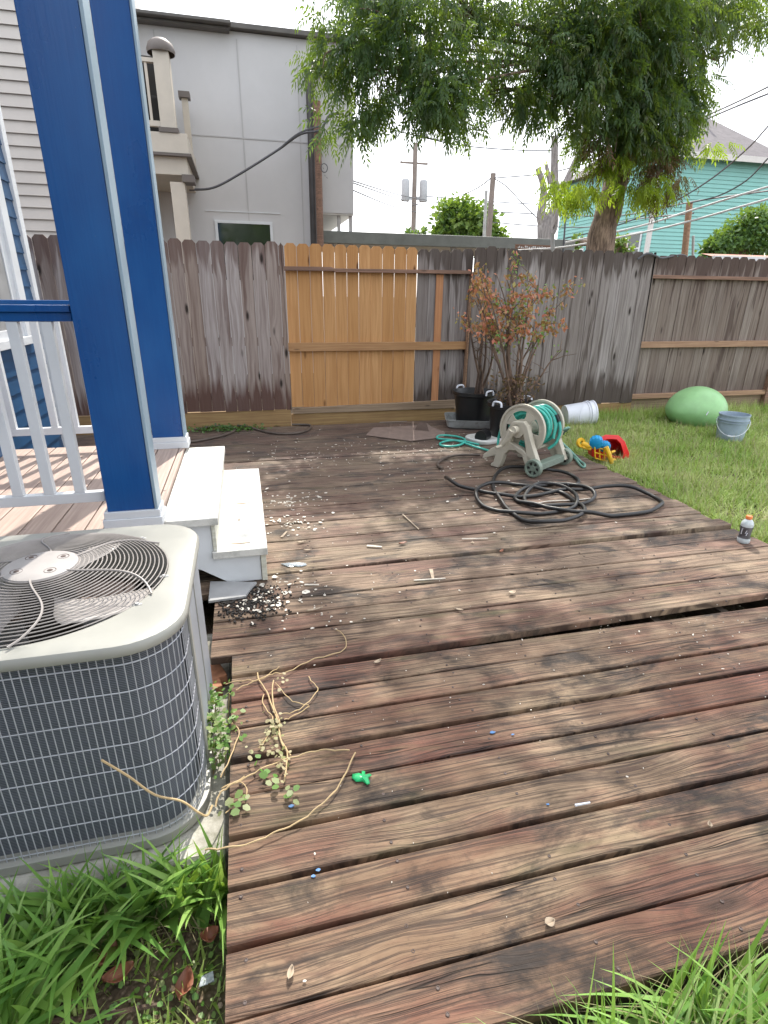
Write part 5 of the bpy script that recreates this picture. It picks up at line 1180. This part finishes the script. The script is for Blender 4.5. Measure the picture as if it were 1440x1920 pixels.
# green balloon scrap and clear film
def blob_sheet(c, pts, h, mat, name, label, cat, th=.0012, s=1):
    mb = MB(); n = len(pts); vs = []
    for k_, f_ in ((0, 1.), (1, .7), (2, .35)):
        for i, (x, y) in enumerate(pts): vs.append((c.x+x*f_*s, c.y+y*f_*s, .004+h*(k_/2)*(.4+.6*random.random())))
    vs.append((c.x, c.y, .004+h*.7)); fs = []
    for k_ in range(2):
        for i in range(n): fs.append((k_*n+i, k_*n+(i+1) % n, (k_+1)*n+(i+1) % n, (k_+1)*n+i))
    for i in range(n): fs.append((2*n+i, 2*n+(i+1) % n, 3*n))
    mb.add(vs, fs, None, True); o = mb.build(name, mat); o.modifiers.new('s', 'SOLIDIFY').thickness = th; return tag(o, label, cat)
c = onz(679, 1462, 0)
blob_sheet(c, [(-.034, .012), (-.028, .028), (-.008, .028), (.002, .022), (.006, .034), (.016, .030), (.014, .014), (.030, .016), (.036, .008), (.022, .0), (.022, -.024), (.012, -.028), (.0, -.012), (-.022, -.008)], .010, M['greenfilm'], 'balloon_scrap', 'bright green burst balloon scrap on the near planks', 'balloon', s=.95)
c = onz(551, 1060, 0)
blob_sheet(c, [(-.075, .03), (-.05, .035), (-.02, .018), (.02, .022), (.07, .008), (.072, -.02), (.04, -.032), (.0, -.02), (-.035, -.018), (-.05, .0)], .016, M['clear'], 'clear_wrapper', 'crumpled clear plastic wrapper on the deck beside the steps', 'wrapper')

# vines on the deck by the condenser
z5 = lambda L_, z=.006: [onz(380+x/4.175, 1180+y/4.175, z) for x, y in L_]
vines = [
 ([(1040, 0), (1110, 60), (1118, 150), (1040, 195), (880, 235), (760, 290), (640, 350), (560, 350), (480, 385), (350, 435), (260, 480)], .0022, 'long dry vine stem curving over the planks from the upper right'),
 ([(180, 430), (330, 405), (430, 405), (540, 340), (600, 300)], .0018, 'dry vine stem crossing the tangle from the condenser side'),
 ([(430, 340), (440, 400), (500, 490), (540, 600), (580, 700), (600, 800), (620, 900), (690, 995)], .003, 'main upright stem of the dry vine tangle'),
 ([(555, 400), (545, 500), (560, 620), (600, 720), (600, 840), (660, 960), (655, 1080), (640, 1200)], .0028, 'vine stem ending in a drooping leafy tip'),
 ([(570, 420), (650, 520), (720, 575), (820, 600), (820, 620), (700, 690), (640, 715)], .002, 'thin vine loop right of the tangle'),
 ([(830, 370), (850, 410), (898, 460), (890, 500), (800, 600), (720, 650), (620, 670)], .002, 'outer bent vine twig right of the tangle'),
 ([(480, 510), (470, 580), (520, 660), (550, 700), (520, 820), (440, 940)], .0022, 'left hanging vine stem with withered leaves'),
 ([(150, 1245), (290, 1195), (440, 1110), (620, 1035), (820, 975), (960, 950), (1150, 955)], .0026, 'long straight tan vine running right towards the balloon scrap'),
 ([(1195, 965), (1120, 1130), (1030, 1280), (900, 1400), (760, 1510), (560, 1600), (380, 1680), (150, 1722), (20, 1730)], .0026, 'longest curved tan vine sweeping from the balloon scrap to the pad'),
 ([(100, 1390), (130, 1300), (200, 1240), (330, 1160)], .003, 'short woody vine root at the pad corner'),
 ([(140, 1160), (200, 1050), (250, 920), (285, 800), (200, 710)], .0022, 'pale vine stem at the plank ends beside the condenser'),
 ([(290, 1195), (345, 1250), (330, 1330), (240, 1380), (180, 1450)], .0018, 'little green vine shoot on the plank ends'),
]
VT = thing('dry_vine', (0.02, 1.7, 0), 'tangle of dry tan vine stems with withered leaves lying on the planks beside the condenser', 'vine')
for pts, r_, lab in vines:
    P = z5(pts, .008); Q_ = [Vector((p.x, p.y, p.z+.006*abs(math.sin(i*.7)))) for i, p in enumerate(spline(P, 5))]
    o = MB().tube(Q_, r_, 6).build('stem', M['straw'], VT)
lv = []
for (x, y, n_, sp) in ((560, 760, 26, .022), (540, 870, 18, .02), (370, 1000, 6, .014), (590, 990, 8, .016), (630, 1080, 14, .018), (480, 930, 8, .015), (600, 440, 6, .02)):
    for _ in range(n_): p = z5([(x, y)])[0]; lv.append(Vector((p.x+random.gauss(0, sp*.8), p.y+random.gauss(0, sp*1.5), .010+random.random()*.018)))
P = np.array([tuple(p) for p in lv]); 
def flatleaves(P, mat, name, parent, s, droop=0., flat=.5):
    N_ = len(P); D = rng.normal(size=(N_, 3)); D[:, 2] *= flat; d, a, nn = rot_frames(D, np.tile([0, 0, 1.], (N_, 1))+rng.normal(size=(N_, 3))*.3); l = rng.uniform(s*.6, s*1.3, N_)[:, None]
    q = np.stack([P, P+d*l*.3+a*l*.38+nn*l*.08, P+d*l*.75+a*l*.3, P+d*l, P+d*l*.75-a*l*.3, P+d*l*.3-a*l*.38+nn*l*.08], 1).reshape(-1, 3)
    return np_mesh(name, q, np.arange(len(q)).reshape(-1, 6), rng.random(N_), mat, parent)
flatleaves(P, M['dryblade'], 'withered_leaves', VT, .016)
P = np.array([(p.x+random.gauss(0, .012), p.y+random.gauss(0, .014), .012+random.random()*.01) for x, y in ((535, 1190), (600, 1235), (680, 1300), (700, 1310), (240, 1400), (270, 1370), (310, 1310), (200, 1420), (420, 1080)) for p in z5([(x, y)]) for _ in range(3)])
flatleaves(P, M['vineleaf'], 'green_leaves', VT, .025, flat=.2)
LW = thing('leafy_weed', (-.19, 1.7, -.13), 'fresh green leafy weed growing in the gap between condenser and deck', 'weed')
P = []; mb = MB()
for (px, py, z_, n_) in ((405, 1310, .0, 30), (400, 1345, -.02, 60), (415, 1360, .02, 45), (425, 1390, .0, 30), (402, 1390, -.05, 40), (440, 1345, .02, 18), (408, 1420, -.08, 20), (400, 1300, -.02, 16), (430, 1300, .03, 10)):
    c = onz(px, py, z_); mb.tube(spline([(c.x-.02, c.y-.02, -.135), (c.x-.01, c.y, (z_-.13)/2), tuple(c)], 4), .002, 5)
    for _ in range(n_): P.append((c.x+random.gauss(0, .016), c.y+random.gauss(0, .035), z_+random.gauss(0, .02)))
mb.build('stems', M['straw'], LW); flatleaves(np.array(P), M['vineleaf'], 'leaves', LW, .020, flat=.6)
c0, c1 = ony(190, 1425, 1.30), onz(385, 1528, -.1)
tag(MB().tube(spline([c0, ony(240, 1455, 1.285), ony(290, 1490, 1.27), ony(340, 1502, 1.26), ony(370, 1522, 1.25), ony(388, 1529, 1.26), ony(398, 1510, 1.29)], 5), [.0035]*31, 6).build('bare_stem', M['straw']), 'bare brown stem reaching across the condenser grille from the pad corner', 'stem')

# ------------------------------------------------------------ grass
def blades(n, xf, h0, h1, w, mat, name, label, droop=.6, seg=3, keep=None, cat='grass', clus=None, zfn=None, ymax=None, xmax=None):
    xy = xf(n); n = len(xy); ang = rng.random(n)*2*np.pi; Ln = rng.uniform(h0, h1, n); lean = rng.uniform(.15, 1.0, n)*droop
    dx, dy = np.cos(ang), np.sin(ang); reach = Ln*lean*1.1+.01
    if ymax: ok = xy[:, 1] < ymax-.015; xy, dx, dy, Ln, lean, reach, n = xy[ok], dx[ok], dy[ok], Ln[ok], lean[ok], reach[ok], int(ok.sum()); dy = np.minimum(dy, (ymax-xy[:, 1])/reach)
    if xmax: ok = xy[:, 0] < xmax-.012; xy, dx, dy, Ln, lean, reach, n = xy[ok], dx[ok], dy[ok], Ln[ok], lean[ok], reach[ok], int(ok.sum()); dx = np.minimum(dx, (xmax-xy[:, 0])/reach)
    z0 = np.array([gz(x, y) for x, y in xy])-.005 if zfn is None else zfn(xy)
    V = np.zeros((n, (seg+1)*2, 3)); 
    for k in range(seg+1):
        t = k/seg; out_ = Ln*(lean*t+.35*lean*t*t)*.75; zz = Ln*(t-.42*lean*t*t); ww = w*(1-t**1.6)*.5*(.7+.6*(t < .5))
        px, py = xy[:, 0]+dx*out_, xy[:, 1]+dy*out_
        for s_, c_i in ((-1, 0), (1, 1)): V[:, k*2+c_i, 0] = px-dy*ww*s_; V[:, k*2+c_i, 1] = py+dx*ww*s_; V[:, k*2+c_i, 2] = z0+zz
    base = (np.arange(n)*(seg+1)*2)[:, None, None]; f = np.array([[k*2, k*2+1, k*2+3, k*2+2] for k in range(seg)])[None]; F = (base+f).reshape(-1, 4)
    b = np.repeat(np.clip(rng.random(n)*.55+.45*np.array([.5+.28*math.sin(x*2.1+1.3*math.sin(y*3))+.22*math.sin(x*7.3+2*math.sin(y*6.1)) for x, y in xy])-.05, 0, 1), seg)
    return tag(np_mesh(name, V.reshape(-1, 3), F, b, M[mat] if isinstance(mat, str) else mat), label, cat, kind='stuff')
def lawn_xy(n):
    u = rng.random((n*2, 2)); x = 3.12+u[:, 0]**1.25*7.2; y = 2.0+u[:, 1]*4.85
    k = (x-3.12 < 7) & (x < 1.6*y+.6) & (x > 3.16+.03*np.sin(y*9)); q = np.stack([x[k], y[k]], 1)[:n]
    d = np.sin(q[:, 0]*5.1+np.sin(q[:, 1]*3.3)*2)+np.sin(q[:, 1]*7.1+q[:, 0]*2); return q[(d > -.7) | (rng.random(len(q)) < .35)]
blades(120000, lawn_xy, .045, .125, .010, 'lawn', 'lawn_grass', 'unmown green lawn grass filling the yard right of the deck', 1.45)
blades(9000, lawn_xy, .14, .24, .004, 'dryblade', 'seed_stalks', 'taller straw coloured stalks among the lawn grass', .7, 3)
def strip_xy(n): q = np.stack([rng.uniform(.7, 3.15, n), rng.uniform(6.45, 6.74, n)], 1); d = np.sin(q[:, 0]*7)+np.sin(q[:, 0]*17); return q[d > -.6]
blades(2600, strip_xy, .03, .09, .006, 'lawn', 'weed_strip', 'low weeds in the strip between deck and orange fence', .9)
def back_xy(n): return np.stack([rng.uniform(3.2, 10, n), rng.uniform(6.3, 6.72, n)], 1)
blades(5000, back_xy, .12, .27, .006, 'lawn', 'fence_grass', 'longer grass growing along the foot of the right fence', .6)
def left_xy(n):
    ce = np.array([(-.62, 1.14), (-.78, 1.05), (-.50, 1.12), (-.40, 1.15), (-.31, 1.16), (-.85, .98), (-.72, 1.0), (-.58, 1.05), (-.95, 1.05), (-.24, 1.15), (-.66, .90), (-.76, .88), (-.46, 1.16), (-.70, .80), (-1.0, .9), (-.55, 1.16), (-.21, 1.2), (-.68, 1.12)]); i = rng.integers(0, len(ce), n)
    return ce[i]+rng.normal(size=(n, 2))*.028
blades(640, lambda n: left_xy(n)+np.array([0, .05]), .18, .38, .040, 'broad', 'broad_grass', 'broad bladed bright green grass in front of the condenser pad', 1.15, 6, ymax=1.256, xmax=-.16)
blades(1500, lambda n: np.stack([rng.uniform(-1.2, -.17, n), rng.uniform(.45, 1.25, n)], 1), .04, .11, .007, 'lawn', 'fine_weeds', 'fine low weeds among the broad grass below the condenser', 1., ymax=1.256, xmax=-.16)
blades(300, left_xy, .10, .22, .004, 'dryblade', 'dry_stalks', 'dry thin stalks among the broad grass below the condenser', .9, 4, ymax=1.256, xmax=-.16)
def fr_xy(n):
    ce = np.array([(.62, .50), (.70, .54), (.80, .53), (.92, .54), (1.05, .54), (1.15, .55), (.98, .55), (.66, .40), (.76, .40), (.88, .38), (1.0, .38), (1.12, .45), (.50, .40), (1.2, .5), (1.15, .36)]); i = rng.integers(0, len(ce), n); return ce[i]+rng.normal(size=(n, 2))*.03
blades(560, fr_xy, .32, .58, .032, 'broad', 'corner_grass', 'long green grass blades rising in front of the near deck edge', 1.2, 7, ymax=.61)
blades(500, fr_xy, .28, .54, .006, 'dryblade', 'corner_straw', 'dry straw blades mixed into the grass at the near deck edge', 1.3, 6, ymax=.61)
blades(16, lambda n: np.array([(.42, .55)])+rng.normal(size=(n, 2))*.02, .26, .34, .012, 'broad', 'small_tuft', 'small grass tuft curling up under the near deck edge', 1.1, 6, ymax=.61)
# clover-like leaflets and stones low left
P = np.stack([rng.uniform(-.85, -.17, 700), rng.uniform(.45, 1.1, 700), rng.uniform(-.245, -.215, 700)], 1)
tag(flatleaves(P, M['vineleaf'], 'clover', None, .016, flat=.2), 'tiny round leaved weeds on the soil beside the near deck corner', 'weeds', kind='stuff')
mb = MB()
for _ in range(500):
    x, y = random.gauss(-.38, .13), random.gauss(.72, .10); s_ = random.uniform(.003, .009); 
    if x > -.18: continue
    mb.lathe([(0, -s_*.6), (s_, 0), (s_*.7, s_*.5), (0, s_*.7)], (x, y, -.242), 6)
tag(mb.build('gravel', M['dryleafpale']), 'patch of small tan pebbles in the soil left of the deck', 'gravel', kind='stuff')
for (px, py, L_, an, lab) in ((225, 1835, .075, .3, 'curled russet leaf lying among the broad grass'), (348, 1855, .07, 1.3, 'orange brown leaf on the pebbles beside the deck'), (205, 1800, .06, .9, 'thin russet leaf standing in the grass clump'), (395, 1762, .05, .2, 'dull brown leaf against the deck end')):
    leaflet(onz(px, py, -.22), L_, .045, an, M['brownleaf'], 'fallen_leaf', lab, curl=.02)
mb = MB(); mb.tube(spline([onz(10, 1918, -.23), onz(150, 1910, -.225), onz(260, 1890, -.22), onz(310, 1882, -.23)], 5), .006, 6); tag(mb.build('fallen_twig', M['twig']), 'brown twig lying on the soil at the bottom left', 'twig')
c = onz(388, 1838, -.21); mb = MB(); mb.prism([(c.x-.02, c.y-.01), (c.x+.018, c.y-.004), (c.x+.014, c.y+.02), (c.x-.014, c.y+.014)], -.215, -.212, 'z'); tag(mb.build('plastic_scrap', M['clear']), 'small pale plastic scrap in the weeds beside the deck', 'scrap')
# clippings on the back hose
P = []; c = onz(423, 803, .02)
for _ in range(500): P.append((c.x+random.gauss(0, .20), c.y+random.gauss(0, .06), .005+abs(random.gauss(0, .02))))
tag(flatleaves(np.array(P), M['bushdark'], 'clippings', None, .03, flat=.5), 'little heap of green clippings over the hose behind the steps', 'clippings', kind='stuff')

# small sign and stray cables above the fence
sg = thing('sign', tuple(ony(998, 464, 11.))[:2]+(1.9,), 'small brown board sign with faded white marks above the fence by the dead tree', 'sign')
a, b = ony(966, 458, 11.), ony(1031, 470, 11.); mb = MB(); mb.box(a.x, b.x, 10.98, 11.0, b.z, a.z); [mb.box(q, q+.05, 11.0, 11.04, -.1, b.z) for q in (a.x+.06, b.x-.1)]; mb.build('board', M['rail_old'], sg)
mb = MB(); x = a.x+.05; rs3 = random.Random(4)
while x < b.x-.08:
    h_ = (a.z-b.z); w_ = rs3.uniform(.012, .03); z_ = b.z+h_*rs3.uniform(.25, .45); mb.box(x, x+w_, 10.972, 10.978, z_, z_+h_*rs3.uniform(.15, .4)); x += w_+rs3.uniform(.008, .03)
mb.build('faded_marks', M['white'], sg)
tag(MB().tube(spline([ony(1196, 486, 6.66), ony(1212, 476, 6.64), ony(1228, 479, 6.65), ony(1240, 484, 6.7), ony(1262, 480, 6.8), ony(1280, 478, 6.86), ony(1290, 484, 6.9)], 5), .012, 7).build('cable_end', M['wire']), 'loose black cable draped over the top of the fence right of the trunk', 'cable')
c = ony(608, 315, GY-.45); tag(MB().tube([c+Vector((.06*math.cos(k*.5), 0, .07*math.sin(k*.5))) for k in range(12)], .008, 6, closed=True).build('cable_coil', M['wire']), 'small coil of black cable on the dark pole by the grey house', 'cable')
